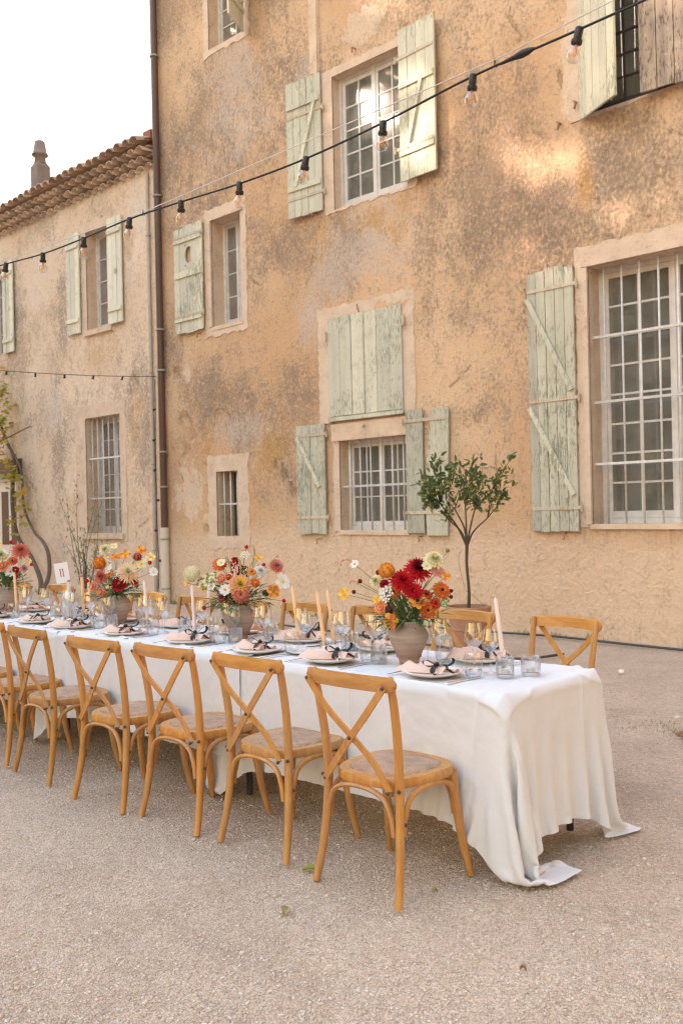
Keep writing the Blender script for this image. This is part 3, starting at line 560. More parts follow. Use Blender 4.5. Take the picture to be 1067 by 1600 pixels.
# ---- rain pipes between the two houses
M['pipe_brown'] = plain('brown enamelled pipe', (.085, .045, .032), .45, .2, 6); M['pipe_cream'] = plain('cream pipe', (.62, .55, .45), .6, .1, 6); M['zinc'] = plain('zinc pipe', (.42, .35, .28), .6, .2, 5)
M['grey_metal'] = plain('grey metal clip', (.32, .30, .28), .5)
dp = thing('downpipe', 'dark brown rain pipe with cream foot on tall house corner', 'downpipe', (-13.50, WY-.10, 0))
MB().tube([(0, 0, 1.28), (0, 0, 13.0)], .062, 14).build('upper_pipe', M['pipe_brown'], dp, smooth=40); MB().tube([(0, 0, -.02), (0, 0, 1.30)], .072, 14).build('foot_pipe', M['pipe_cream'], dp, smooth=40)
for z in (.25, 1.1, 2.0, 2.6, 4.0, 4.7, 7.0, 9.4): MB().lathe([(.064, -.014), (.08, -.014), (.08, .014), (.064, .014)], 14, (0, 0, z)).add([(-.012, .06, z-.012), (.012, .06, z-.012), (.012, .12, z+.012), (-.012, .12, z+.012)], [(0, 1, 2, 3)]).build('pipe_clip', M['grey_metal'], dp)
zp = thing('thin_pipe', 'thin weathered zinc pipe beside the brown rain pipe', 'downpipe', (-13.86, WY-.05, 0))
MB().tube([(0, 0, -.02), (0, 0, 7.5)], .034, 12).build('pipe', M['zinc'], zp, smooth=40)
for z in (.9, 2.4, 4.0, 6.4): MB().lathe([(.035, -.012), (.045, -.012), (.045, .012), (.035, .012)], 12, (0, 0, z)).build('pipe_clip', M['grey_metal'], zp)
MB().box((-13.79, WY-.03, 0), (-13.60, WY+.08, 7.5), .004).build('corner_strip', M['surround'], TH, world=True)
# cables along the foot of the wall
for lab, pts in (('black cable lying along the foot of the house wall', [(-8.6, 9.42, .02), (-6.9, 9.40, .02), (-5.8, 9.46, .025), (-4.6, 9.35, .02), (-3.2, 9.3, .02), (-1, 9.4, .02)]),
                 ('dark cable on the gravel nearer the far chairs', [(-9.5, 8.5, .018), (-7.2, 8.25, .018), (-5.6, 7.95, .018), (-5.2, 7.9, .02), (-5.05, 8.4, .018)])):
    tag(MB().tube(smooth_path(pts, 8), .014, 6).build('cable', plain('cable rubber', (.06, .055, .05), .6), smooth=True), lab, 'cable')

# ------------------------------------------------------------------ trees across the courtyard (they shade it; their crowns show in the window panes)
M['bark'] = plain('bark', (.13, .10, .075), .95, .3, 8, .8); M['tree_leaf'] = leaf_mat('plane tree leaf', (.055, .085, .025), (.10, .12, .04), .3)
def big_tree(name, H, R0, n, seed, low=.28, leaf=.26, sparse=0.):
    rs = np.random.RandomState(seed); tr = MB(); tr.tube(smooth_path([(0, 0, -.2), (.1, .05, H*.2), (-.1, .1, H*.45), (.1, 0, H*.8)]), [.45, .34, .24, .06], 9)
    cl = []
    for i in range(46):
        z = low+(1-low)*rs.rand()**.9; rr = R0*math.sin(PI*min(1, max(.12, (z-low)/(1-low)*.86+.12)))**.7*math.sqrt(rs.rand())
        a = rs.rand()*6.283; c = np.array([rr*math.cos(a), rr*math.sin(a), z*H*.95]); cl.append(c)
        if i < 16: tr.tube(smooth_path([(0, 0, c[2]*.6), (c[0]*.5, c[1]*.5, c[2]*.82), tuple(c)], 4), [.12, .06, .02], 6)
    cl = np.array(cl); k = rs.randint(0, len(cl), n); d = rs.normal(0, 1, (n, 3)); d /= np.linalg.norm(d, axis=1)[:, None]
    C = cl[k]+d*(rs.rand(n, 1)**.4)*R0*.36
    a, b_ = rs.normal(0, 1, (n, 3)), rs.normal(0, 1, (n, 3)); a /= np.linalg.norm(a, axis=1)[:, None]; b_ = np.cross(a, b_); b_ /= np.linalg.norm(b_, axis=1)[:, None]
    s = (leaf*(.6+rs.rand(n)*.8))[:, None]; V = np.stack([C-a*s, C+b_*s*.7, C+a*s, C-b_*s*.7], 1).reshape(-1, 3)
    return tr.mesh('trunk', M['bark'], True), fast_mesh('crown', V, np.arange(4*n).reshape(-1, 4), M['tree_leaf'])
TA = big_tree('plane_tree', 15, 5.0, 15000, 3); TB = big_tree('plane_tree', 15, 4.6, 12000, 5, .2)
def put_tree(x, y, s, me, lab, rz):
    t = thing('plane_tree', lab, 'tree', (x, y, 0), rz, 'trees across the courtyard'); link('trunk', me[0], t); link('crown', me[1], t); t.scale = (s, s, s); return t
TC = big_tree('plane_tree', 15, 4.2, 1100, 9, .42, .34)
for i, (x, y, s, me) in enumerate([(-60, -30, 1.2, TA), (-43, -15, 1.75, TB), (-37.5, -14, 1.75, TA), (-31, -16, 1.2, TB), (-27, -13, 1.52, TC), (-25.5, -14, 1.2, TA), (-20.5, -15, 1.18, TB), (-15, -14, 1.1, TA), (12, 1, 1.05, TB), (13.5, 8, 1.15, TA), (15, -7, .9, TB), (-35.5, -19.5, 1.45, TB)]):  # three right-hand trees added to dim the table end, last one to block pane glare
    put_tree(x, y, s, me, ('largest' if s > 1.4 else 'broad' if s > 1.1 else 'smaller')+' leafy shade tree set outside the view, number %s from the left' % ['one', 'two', 'three', 'four', 'five', 'six', 'seven', 'eight', 'nine', 'ten', 'eleven', 'twelve'][i], i*1.3)

# ------------------------------------------------------------------ tables and cloths
TY0, TY1, TH_ = 3.16, 3.95, .742
M['linen'] = None
def linen():
    t = NT('white linen'); P = t.pos('World'); w = t.noise(t.pos('World', (1, 1, 1)), 260, 2); f = t.noise(P, 7, 4)
    c = t.mix(f, (.77, .755, .765), (.83, .815, .82)); h = t.math('ADD', t.math('MULTIPLY', w, .25), t.math('MULTIPLY', f, .8))
    m = t.fin(c, .85, h, .25, .006, Sheen_Weight=.15); t.p.inputs['Specular IOR Level'].default_value = .2
    tr = t.n('BsdfTranslucent'); t.put(tr.inputs[0], c); ms = t.n('MixShader'); ms.inputs[0].default_value = .12
    t.L(t.p.outputs[0], ms.inputs[1]); t.L(tr.outputs[0], ms.inputs[2]); t.L(ms.outputs[0], t.out.inputs[0]); return m
M['linen'] = linen()
M['table_leg'] = plain('dark grey table steel', (.035, .035, .035), .45); M['table_top'] = plain('moulded table top', (.55, .54, .52), .6)
def drape(x0, x1, y0, y1, box, h, res=.032, ylim=None, xlim=None, steps=1700, seed=1):
    """hang a square-woven cloth over a table: points on a grid, held at their woven spacing, falling on the top and the ground"""
    nx = int(round((x1-x0)/res))+1; ny = int(round((y1-y0)/res))+1; hx = (x1-x0)/(nx-1); hy = (y1-y0)/(ny-1); hd = math.hypot(hx, hy)
    rs = np.random.RandomState(seed); X, Y = np.meshgrid(np.linspace(x0, x1, nx), np.linspace(y0, y1, ny))
    P = np.stack([X, Y, np.full_like(X, h)], -1)+rs.normal(0, .0015, (ny, nx, 3)); V = np.zeros_like(P); bx0, bx1, by0, by1 = box; dt = .014; S = slice
    def pull(a, b, L, k):
        d = P[b]-P[a]; l = np.sqrt((d*d).sum(-1, keepdims=True))+1e-9; c = d*(k*.5*(l-L)/l); P[a] += c; P[b] -= c
    cons = []; bend = []
    for o in (0, 1):
        m = (nx-o)//2; cons.append(((S(None), S(o, o+2*m, 2)), (S(None), S(o+1, o+2*m, 2)), hx, 1.))
        m = (ny-o)//2; A, B = S(o, o+2*m, 2), S(o+1, o+2*m, 2); cons.append(((A, S(None)), (B, S(None)), hy, 1.))
        bend += [((A, S(0, -1)), (B, S(1, None)), hd, .18), ((A, S(1, None)), (B, S(0, -1)), hd, .18)]
    for o in range(4):
        i = np.arange(0, nx-2); i = i[i % 4 == o]; bend.append(((S(None), i), (S(None), i+2), 2*hx, .06))
        j = np.arange(0, ny-2); j = j[j % 4 == o]; bend.append(((j, S(None)), (j+2, S(None)), 2*hy, .06))
    for it in range(steps):
        V[..., 2] -= 1.3*dt; V *= .985; Q = P.copy(); P += V*dt
        for a, b, L, k in cons+bend+cons: pull(a, b, L, k)
        x, y, z = P[..., 0], P[..., 1], P[..., 2]
        ins = (x > bx0) & (x < bx1) & (y > by0) & (y < by1) & (z < h); m = np.stack([h-z, x-bx0, bx1-x, y-by0, by1-y], -1).argmin(-1)
        t = ins & (m == 0); z[t] = h; x[t] = Q[..., 0][t]*.97+x[t]*.03; y[t] = Q[..., 1][t]*.97+y[t]*.03
        x[ins & (m == 1)] = bx0; x[ins & (m == 2)] = bx1; y[ins & (m == 3)] = by0; y[ins & (m == 4)] = by1
        gz = z < .008; z[gz] = .008; x[gz] = Q[..., 0][gz]*.8+x[gz]*.2; y[gz] = Q[..., 1][gz]*.8+y[gz]*.2
        if ylim is not None: w = (y < ylim) & (z < .55); y[w] += (ylim-y[w])*.03*min(1, it/400)
        if xlim is not None: w = (x > xlim) & (z < .4); x[w] += (xlim-x[w])*.02*min(1, it/500)
        V = (P-Q)/dt
    return P
def upsample(P, k=4):
    def mat(n):
        m = (n-1)*k+1; A = np.zeros((m, n))
        for i in range(m):
            t = i/k; b = min(int(t), n-2); u = t-b; w = [.5*(-u+2*u*u-u**3), .5*(2-5*u*u+3*u**3), .5*(u+4*u*u-3*u**3), .5*(-u*u+u**3)]
            for j, q in enumerate(w): A[i, min(max(b-1+j, 0), n-1)] += q
        return A
    return np.einsum('ij,jkc,lk->ilc', mat(P.shape[0]), P, mat(P.shape[1]))
def cloth_mesh(name, P, folds_x, folds_y):
    Q = upsample(P, 3); du = np.gradient(Q, axis=1); dv = np.gradient(Q, axis=0); N = np.cross(du, dv); N /= np.linalg.norm(N, axis=-1, keepdims=True)+1e-9
    m, n = Q.shape[:2]; U, V = np.meshgrid(np.linspace(0, 1, n), np.linspace(0, 1, m)); d = fbm(U*26, V*17, 81, 3)*.005+fbm(U*75, V*50, 85, 3)*.003
    for f in folds_x: d += np.exp(-((U-f)*n/1.3)**2)*.007
    for f in folds_y: d += np.exp(-((V-f)*m/1.3)**2)*.007
    hem = np.minimum(np.minimum(U*n, (1-U)*n), np.minimum(V*m, (1-V)*m)); d += np.where(hem < 2.5, .0012, 0)
    Q = Q+N*d[..., None]; Q[..., 2] = np.maximum(Q[..., 2], .006); ii = np.arange(n*m).reshape(m, n)
    F = np.stack([ii[:-1, :-1], ii[:-1, 1:], ii[1:, 1:], ii[1:, :-1]], -1).reshape(-1, 4); return fast_mesh(name, Q.reshape(-1, 3), F, M['linen'], True)
TX = [(-4.00, -2.17), (-5.86, -4.03), (-7.72, -5.89), (-9.58, -7.75)]
ORD = ['first', 'second', 'third', 'fourth', 'fifth', 'sixth', 'seventh', 'eighth', 'ninth', 'tenth']
OV = .505
P1 = drape(TX[0][0]-.40, TX[0][1]+.525, TY0-.49, TY1+.335, (TX[0][0]-.006, TX[0][1]+.006, TY0-.006, TY1+.006), .752, res=.025, ylim=TY0-.014, xlim=TX[0][1]+.16, steps=2300, seed=2)
P2 = drape(TX[1][0]-.40, TX[1][1]+.24, TY0-OV, TY1+OV, (TX[1][0]-.006, TX[1][1]+2, TY0-.014, TY1+.014), .757, ylim=TY0-.025, seed=5)
me1 = cloth_mesh('tablecloth', P1, (.25, .5, .75), (.33, .66)); me2 = cloth_mesh('tablecloth', P2, (.25, .5, .75), (.33, .66))
for i, (a, b_) in enumerate(TX):
    t = thing('folding_table', ORD[i]+' folding table from the right, hidden under its white cloth', 'table', ((a+b_)/2, (TY0+TY1)/2, 0), 0, 'folding tables in one long row')
    L2, W2_ = (b_-a)/2, (TY1-TY0)/2
    MB().box((-L2+.02, -W2_+.03, TH_-.045), (L2-.03, W2_-.03, TH_)).build('table_top', M['table_top'], t)
    for s in (-1, 1):
        for q in (-1, 1): MB().tube(smooth_path([(s*(L2-.30), q*(W2_-.12), TH_-.05), (s*(L2-.14), q*(W2_-.11), .45), (s*(L2-.13), q*(W2_-.10), .012)]), .017, 10).build('leg', M['table_leg'], t, smooth=40)
        MB().tube([(s*(L2-.135), -(W2_-.11), .30), (s*(L2-.135), W2_-.11, .30)], .012, 8).build('crossbar', M['table_leg'], t, smooth=40)
    c = link('tablecloth', me1 if i == 0 else me2, None, (0 if i < 2 else TX[i][0]-TX[1][0], 0, .0))
    tag(c, ['white linen tablecloth at the right end with its corner trailing on gravel', 'white linen tablecloth on the second table from the right', 'white linen tablecloth on the third table from the right', 'white linen tablecloth on the farthest table at the left edge'][i], 'tablecloth', 'white tablecloths')

# ------------------------------------------------------------------ cross-back chairs
def wood(name, c1, c2, c3, sc_=(30, 30, 3.5)):
    t = NT(name); oi = t.n('ObjectInfo'); r = oi.outputs['Random']; v = t.pos('Object', sc_); g = t.noise(v, 1.6, 5, .6, .6); f = t.noise(t.pos(), 9, 3)
    c = t.mix(t.step(g, .3, .7), c1, c2); c = t.mix(t.step(f, .58, .78, 0, .45), c, c3); c = t.hsv(c, .5, t.step(r, 0, 1, .97, 1.04), t.step(r, 0, 1, .94, 1.05)); c = t.mix(1., c, oi.outputs['Color'], 'MULTIPLY')
    return t.fin(c, t.step(f, .3, .7, .34, .5), g, .12, .002, Coat_Weight=.15)
M['honey'] = wood('honey varnished wood', (.47, .215, .045), (.59, .30, .078), (.31, .13, .028))
M['honey_x'] = wood('honey varnished rail', (.47, .215, .045), (.59, .30, .078), (.31, .13, .028), (3.5, 30, 30))
def cane():
    t = NT('woven cane'); v = t.pos(); a = t.n('TexWave', wave_type='BANDS', bands_direction='X'); b = t.n('TexWave', wave_type='BANDS', bands_direction='Y')
    for q in (a, b): t.L(v, q.inputs[0]); q.inputs['Scale'].default_value = 42; q.inputs['Distortion'].default_value = .6
    k = t.math('MULTIPLY', a.outputs[1], b.outputs[1]); c = t.mix(k, (.40, .24, .145), (.80, .57, .39)); c = t.hsv(c, .5, 1, t.step(t.noise(v, 14, 4), .3, .7, .8, 1.15)); return t.fin(c, .7, k, .8, .004)
M['cane'] = cane(); M['bolt'] = plain('dark bolt head', (.06, .05, .04), .4)
def make_chair():
    t = empty('cross_back_chair'); H = M['honey']
    for s in (-1, 1):
        MB().tube(smooth_path([(s*.222, -.245, 0), (s*.207, -.215, .14), (s*.196, -.196, .30), (s*.192, -.190, .45), (s*.197, -.200, .60), (s*.203, -.222, .74), (s*.207, -.250, .872)], 5), [.0155, .017, .0185, .019, .018, .017, .015], 10).build('rear_post', H, t, smooth=50)
        MB().tube(smooth_path([(s*.180, .150, .445), (s*.190, .163, .30), (s*.203, .184, .14), (s*.222, .212, 0)], 5), [.020, .020, .0175, .014], 10).build('front_leg', H, t, smooth=50)
    # top rail, bowed backwards
    n = 28; vs = []; fs = []
    for i in range(n+1):
        k = math.sin(PI/2*(-1+2*i/n)); x = k*.232; y = -.232-.045*(1-k*k); e = 1-max(0, abs(k)-.90)/.10; hh = .030*(math.sqrt(max(.03, 1-(1-e)**2))); dz = .006*(1-k*k)
        for yy, zz in ((-.012, -hh), (.010, -hh*1.0), (.012, hh*.8), (.004, hh), (-.009, hh), (-.016, hh*.3)): vs.append((x, y-.018+yy-zz*.18, .846+dz+zz))
    for i in range(n): fs += [(i*6+k, i*6+(k+1) % 6, i*6+6+(k+1) % 6, i*6+6+k) for k in range(6)]
    fs += [tuple(range(5, -1, -1)), tuple(range(n*6, n*6+6))]; MB().add(vs, fs).build('top_rail', M['honey_x'], t, smooth=45)
    for s in (-1, 1):
        off = -.012*(s > 0); pts = smooth_path([(s*.205, -.285+off*.3, .838), (s*.11, -.272+off, .725), (0, -.245+off, .618), (-s*.09, -.222+off, .525), (-s*.172, -.222+off*.5, .425)], 5)
        MB().bar(pts, .027, .010, (0, 1, .2)).build('cross_brace', H, t, smooth=40)
    # seat ring and woven pad
    def outline(k, n=48):
        o = []
        for i in range(n):
            a = 2*PI*i/n; c, s = math.cos(a), math.sin(a); p = 3.0; r = (abs(c)**p+abs(s)**p)**(-1/p); x, y = r*c, r*s
            o.append((x*(.205+.016*y)*k, (y*.212*k)-.0))
        return o
    N = 48; rings = [(1.0, .425), (1.015, .434), (1.015, .452), (.99, .462), (.80, .462), (.79, .455)]; vs = []; fs = []
    for k, z in rings: vs += [(x, y, z) for x, y in outline(k)]
    for j in range(len(rings)-1): fs += [(j*N+i, j*N+(i+1) % N, (j+1)*N+(i+1) % N, (j+1)*N+i) for i in range(N)]
    fs.append(tuple(range(N-1, -1, -1))); MB().add(vs, fs).build('seat_frame', H, t, smooth=50)
    rings = [(.798, .458), (.78, .466), (.6, .471), (.3, .474), (.02, .475)]; vs = []; fs = []
    for k, z in rings: vs += [(x, y, z) for x, y in outline(k)]
    for j in range(4): fs += [(j*N+i, j*N+(i+1) % N, (j+1)*N+(i+1) % N, (j+1)*N+i) for i in range(N)]
    fs.append(tuple(range(4*N, 5*N))); MB().add(vs, fs).build('cane_seat', M['cane'], t, smooth=True)
    # bentwood arches between the legs
    def arch(p, q, inn):
        p, q, inn = Vector(p), Vector(q), Vector(inn); z0, z1 = .255, .412; L = [(p, z0), (p*.97+q*.03, .32), (p*.88+q*.12, .385), (p*.70+q*.30, z1), (p*.5+q*.5, z1+.006), (p*.30+q*.70, z1), (p*.12+q*.88, .385), (p*.03+q*.97, .32), (q, z0)]
        MB().tube(smooth_path([Vector((a.x, a.y, 0))+inn+Vector((0, 0, z)) for a, z in L], 4), .0125, 8, ov=.8).build('arch_brace', H, t, smooth=50)
    arch((-.178, -.20, 0), (.178, -.20, 0), (0, -.012, 0)); arch((-.172, .170, 0), (.172, .170, 0), (0, 0, 0))
    for s in (-1, 1): arch((s*.197, -.178, 0), (s*.197, .162, 0), (0, 0, 0))
    for x, y, z in ((0, -.266, .618), (.205, -.296, .838), (-.205, -.292, .838), (.172, -.238, .425), (-.172, -.232, .425), (.205, -.212, .432), (-.205, -.212, .432), (-.21, -.185, .30), (.21, -.185, .30)):
        MB().lathe([(0, .004), (.006, .003), (.0075, 0), (.0075, -.006)], 10).build('bolt', M['bolt'], t, (x, y, z), (R(90), 0, 0), smooth=True)
    return t
chair0 = make_chair(); used = []
def chair(x, y, rz, label, group):
    c = chair0 if not used else copy_tree(chair0); used.append(1); c.location = (x, y-(.035 if y < 3.2 else 0), -.004); c.rotation_euler = (0, 0, rz+random.uniform(-.03, .03)); tag(c, label, 'chair', group); v = random.uniform(.80, 1.06); w = random.uniform(.94, 1.03)
    for q in c.children: q.color = (v, v*w, v*w*w, 1)
for i, (x, y, rz) in enumerate([(-2.57, 2.975, .02), (-3.235, 3.01, -.02), (-3.825, 2.98, .015), (-4.38, 2.93, .0), (-5.12, 2.96, -.03), (-5.74, 2.99, .02), (-6.36, 2.97, .01), (-6.98, 2.98, -.01)]):
    chair(x, y, rz, 'honey wood cross-back chair on the near side, %s from the right end' % ORD[i], 'chairs on the near side of the table')
for i, (x, y, rz) in enumerate([(-2.84, 4.47, -.03), (-3.52, 4.45, .03), (-4.14, 4.35, -.02), (-4.72, 4.27, .02), (-5.30, 4.22, .0), (-5.86, 4.18, -.03), (-6.52, 4.21, .02), (-7.25, 4.22, .0), (-8.05, 4.28, .02), (-8.85, 4.28, -.02)]):
    chair(x, y, PI+rz, 'honey wood cross-back chair on the far side, %s from the right end' % ORD[i], 'chairs on the far side of the table')

# ------------------------------------------------------------------ place settings
TZ = .7595
M['china'] = plain('stoneware glaze', (.80, .785, .755), .28, .04, 9, .04, Coat_Weight=.3)
def napkin_mat():
    t = NT('peach napkin'); v = t.pos(); f = t.noise(v, 22, 3); c = t.mix(f, (.87, .66, .54), (.88, .72, .62)); m = t.fin(c, .8, t.noise(v, 500, 2), .15, .002)
    tr = t.n('BsdfTranslucent'); t.put(tr.inputs[0], (.9, .45, .22)); ms = t.n('MixShader'); ms.inputs[0].default_value = .3
    t.L(t.p.outputs[0], ms.inputs[1]); t.L(tr.outputs[0], ms.inputs[2]); t.L(ms.outputs[0], t.out.inputs[0]); return m
M['napkin'] = napkin_mat(); M['ribbon'] = plain('black satin ribbon', (.010, .0095, .009), .5, .2, 30, .1)
M['steel'] = plain('brushed cutlery steel', (.62, .56, .50), .22, .05, 30, .02, Metallic=1.0)
M['glass'] = thin_glass('clear glass', (.95, .955, .96), 1.5, .14, 1.0, .025)
M['ribbed'] = thin_glass('ribbed pressed glass', (.955, .96, .96), 1.55, .09, .95, .05)
plate_me = MB().lathe([(0, .010), (.085, .010), (.10, .0125), (.128, .021), (.1355, .0245), (.1365, .023), (.13, .017), (.10, .006), (.075, .0), (.0, .0)], 56).mesh('dinner_plate', M['china'], True)
side_me = MB().lathe([(0, .008), (.065, .008), (.078, .011), (.092, .017), (.0935, .0155), (.075, .004), (.0, .0)], 40).mesh('side_plate', M['china'], True)
def shell(prof, n=36): return prof
big_glass = MB().lathe([(.0385, .001), (.036, .003), (.012, .006), (.0045, .012), (.0036, .05), (.0036, .088), (.006, .096), (.020, .110), (.041, .133), (.0455, .143), (.0445, .156), (.039, .19), (.0345, .222)], 32).mesh('wine_glass', M['glass'], True)
small_glass = MB().lathe([(.035, .001), (.032, .003), (.010, .006), (.0042, .012), (.0034, .05), (.0034, .083), (.006, .091), (.018, .104), (.036, .126), (.0395, .136), (.038, .15), (.033, .178), (.0290, .203)], 32).mesh('wine_glass', M['glass'], True)
water_me = MB().lathe([(0, .008), (.028, .008), (.030, .003), (.028, .0), (.031, .0), (.0375, .02), (.042, .05), (.0405, .082), (.036, .108)], 32).mesh('tumbler', M['glass'], True)
def ribs(k, z): return 1+(.028 if k % 2 else -.028)*(1 if z > .012 else 0)
rib_me = MB().lathe([(0, .010), (.036, .010), (.038, .0), (.0395, .004), (.040, .082), (.0405, .088), (.037, .088), (.0365, .014)], 48, mod=ribs).mesh('tumbler', M['ribbed'], True)
def hob(k, z): return 1+(.03 if (k+int(z/.008)) % 2 else -.02)*(1 if .012 < z < .076 else 0)
hob_me = MB().lathe([(0, .008), (.038, .008), (.0405, .0), (.042, .004)]+[(.042, .008+.0045*i) for i in range(1, 16)]+[(.0425, .084), (.039, .084), (.0385, .014)], 40, mod=hob).mesh('candle_cup', M['ribbed'], True)
def make_napkin():
    t = empty('napkin'); n, m = 34, 26; vs = []; fs = []
    for i in range(n):
        u = -1+2*i/(n-1); tie = .28; d = u-tie
        w = .017+(.078*min(1, abs(d)/1.1)**.75 if d < 0 else .058*min(1, d/.72)**.8); L = .125
        for j in range(m):
            v = -1+2*j/(m-1); amp = .006+.019*min(1, abs(d)*1.6); fold = math.sin(v*6.2+u*2.2)*.5+.5; fold2 = math.sin(v*11+3*u+1.7)*.5+.5
            z = .013+(1-v*v)**.5*(.016+.012*math.exp(-(d*5)**2))+amp*(fold*.75+fold2*.35)*(1-.5*v*v)+.010*math.exp(-((u+.55)**2+(v-.2)**2)*6)
            if abs(v) == 1: z = .013
            x = L*u+.012*math.sin(v*2.6)*(1 if d < 0 else -.6)-.018*v*v*(abs(d)); vs.append((x, w*v+.006*math.sin(u*4), z))
    fs = [(i*m+j, i*m+j+1, (i+1)*m+j+1, (i+1)*m+j) for i in range(n-1) for j in range(m-1)]
    MB().add(vs, fs).build('folded_linen', M['napkin'], t, smooth=True)
    b = MB(); kx = .035
    b.tube(smooth_path([(kx-.004, -.026, .016), (kx-.002, -.024, .034), (kx, 0, .050), (kx+.002, .024, .036), (kx+.004, .026, .016)], 5), [.011]*3, 8, ov=.22, nrm=(1, 0, 0)); b.build('ribbon_band', M['ribbon'], t, smooth=True)
    for s, L, W, lift in ((1, .066, .028, .024), (-1, .058, .025, .016)):
        pts = []; wd = []
        for i in range(15):
            q = i/14; a = PI*q; pts.append((kx+.012*s+L*math.sin(a)*.55*s*.6+.006, s*L*math.sin(a)*.92, .050+lift*math.sin(a)+W*math.sin(2*a)*.55)); wd.append((1, .15*s, .45*math.cos(a)))
        MB().strip(pts, wd, [.006, .016, .018, .016, .006]).build('ribbon_loop', M['ribbon'], t, smooth=True)
    for s, pts in ((1, [(kx, 0, .052), (kx+.035, .022, .054), (kx+.062, .012, .040), (kx+.095, .020, .024)]), (-1, [(kx, 0, .052), (kx+.022, -.028, .052), (kx+.05, -.052, .034), (kx+.075, -.062, .022)])):
        MB().strip(smooth_path(pts, 5), (.25, 1, .25), [.007, .014, .013, .012]).build('ribbon_tail', M['ribbon'], t, smooth=True)
    MB().tube(smooth_path([(kx-.008, -.006, .050), (kx, 0, .057), (kx+.008, .006, .051)], 4), [.006, .010, .006], 8).build('ribbon_knot', M['ribbon'], t, smooth=True)
    return t
nap0 = make_napkin(); nap_used = []
knife = MB(); knife.add([(-.006, -.11, 0), (.006, -.11, 0), (.0055, .0, 0), (-.0055, .0, 0), (-.005, -.108, .003), (.005, -.108, .003), (.0045, 0, .0028), (-.0045, 0, .0028)], [(0, 3, 2, 1), (4, 5, 6, 7), (0, 1, 5, 4), (1, 2, 6, 5), (2, 3, 7, 6), (3, 0, 4, 7)])
knife.add([(-.0055, .0005, .0005), (.0055, .0005, .0005), (.0085, .03, .0005), (.0085, .085, .0005), (.003, .115, .0005), (-.0055, .118, .0005), (-.0055, .0005, .0018), (.0055, .0005, .0018), (.0085, .03, .0013), (.0085, .085, .0013), (.003, .115, .0012), (-.0055, .118, .0018)],
          [(5, 4, 3, 2, 1, 0), (6, 7, 8, 9, 10, 11)]+[(k, (k+1) % 6, 6+(k+1) % 6, 6+k) for k in range(6)])
knife_me = knife.mesh('knife', M['steel'])
fork = MB(); fork.bar(smooth_path([(0, -.10, .001), (0, 0, .004), (0, .05, .003)], 4), .009, .002, (0, 0, 1)); fork.bar([(0, .05, .003), (0, .066, .002)], .022, .0016, (0, 0, 1))
for q in (-.009, -.003, .003, .009): fork.bar([(q, .066, .002), (q, .085, .003), (q*.9, .108, .006)], .0032, .0014, (0, 0, 1))
fork_me = fork.mesh('fork', M['steel'])
def item(name, me, x, y, rz, label, cat, group, z=TZ): return tag(link(name, me, None, (x, y, z), (0, 0, rz)), label, cat, group)
def setting(i, x, y, far):
    side = 'far' if far else 'near'; where = '%s-side setting, %s from the right end' % (side, ORD[i]); d = -1 if far else 1; rz = PI if far else 0
    def at(dx, dy): return x+d*dx, y+d*dy
    item('dinner_plate', plate_me, x, y, random.random()*6, 'white dinner plate under a napkin, '+where, 'plate', 'white dinner plates', TZ)
    n = nap0 if not nap_used else copy_tree(nap0); nap_used.append(1); n.location = (x+random.uniform(-.01, .01), y+random.uniform(-.012, .012), TZ+.004); n.rotation_euler = (0, 0, random.uniform(-.3, .3)-.05+(PI*.95 if far and i % 2 else .35 if far else 0))
    n.scale = (random.uniform(.95, 1.08), random.uniform(.95, 1.15), random.uniform(.9, 1.2)); tag(n, 'peach napkin tied with black ribbon, '+where, 'napkin', 'tied peach napkins')
    a, b = at(.175+random.uniform(-.01, .01), -.02); item('knife', knife_me, a, b, rz+random.uniform(-.12, .1), 'steel table knife right of the plate, '+where, 'knife', 'table knives')
    a, b = at(-.172, -.03+random.uniform(-.02, .02)); item('fork', fork_me, a, b, rz+random.uniform(-.08, .1), 'steel fork left of the plate, '+where, 'fork', 'forks')
    j = lambda: random.uniform(-.015, .015)
    a, b = at(.085+j(), .215+j()); item('wine_glass', big_glass, a, b, 0, 'taller stemmed wine glass, '+where, 'wine glass', 'wine glasses')
    a, b = at(.175+j(), .175+j()); item('wine_glass', small_glass, a, b, 0, 'shorter stemmed wine glass, '+where, 'wine glass', 'wine glasses')
    a, b = at(.150+j(), .095+j()); item('tumbler', water_me, a, b, 0, 'plain rounded water tumbler, '+where, 'tumbler', 'plain tumblers')
for i, x in enumerate((-2.665, -3.32, -3.86, -4.475, -5.125, -5.74, -6.25, -6.9)): setting(i, x, 3.335+random.uniform(-.012, .012), False)
for i, x in enumerate((-2.73, -3.36, -3.96, -4.55, -5.16, -5.8, -6.42, -7.05, -7.75)): setting(i, x, 3.772+random.uniform(-.012, .012), True)
for i, (x, y) in enumerate([(-2.392, 3.49), (-3.10, 3.45), (-3.52, 3.70), (-4.235, 3.485), (-4.22, 3.74), (-4.90, 3.62), (-5.50, 3.47), (-5.55, 3.74), (-6.02, 3.52), (-6.5, 3.62)]):
    c = thing('candle_tumbler', 'small ribbed glass candle cup on the cloth, %s from the right end' % ORD[i], 'candle cup', (x, y, TZ), 0, 'ribbed glass candle cups'); link('glass_cup', rib_me, c)
    MB().lathe([(0, .004), (.019, .004), (.019, .018), (.017, .018), (.0165, .016), (0, .016)], 20, (0, 0, .010)).build('tea_light', plain('tea light wax', (.78, .76, .72), .5, .03), c, smooth=40)
c = thing('candle_cup', 'squat diamond-cut glass candle cup nearest the right end of the cloth', 'candle cup', (-2.329, 3.597, TZ)); link('glass_cup', hob_me, c)
MB().lathe([(0, .004), (.019, .004), (.019, .018), (.017, .018), (.0165, .016), (0, .016)], 20, (0, 0, .010)).build('tea_light', plain('tea light wax', (.78, .76, .72), .5, .03), c, smooth=40)
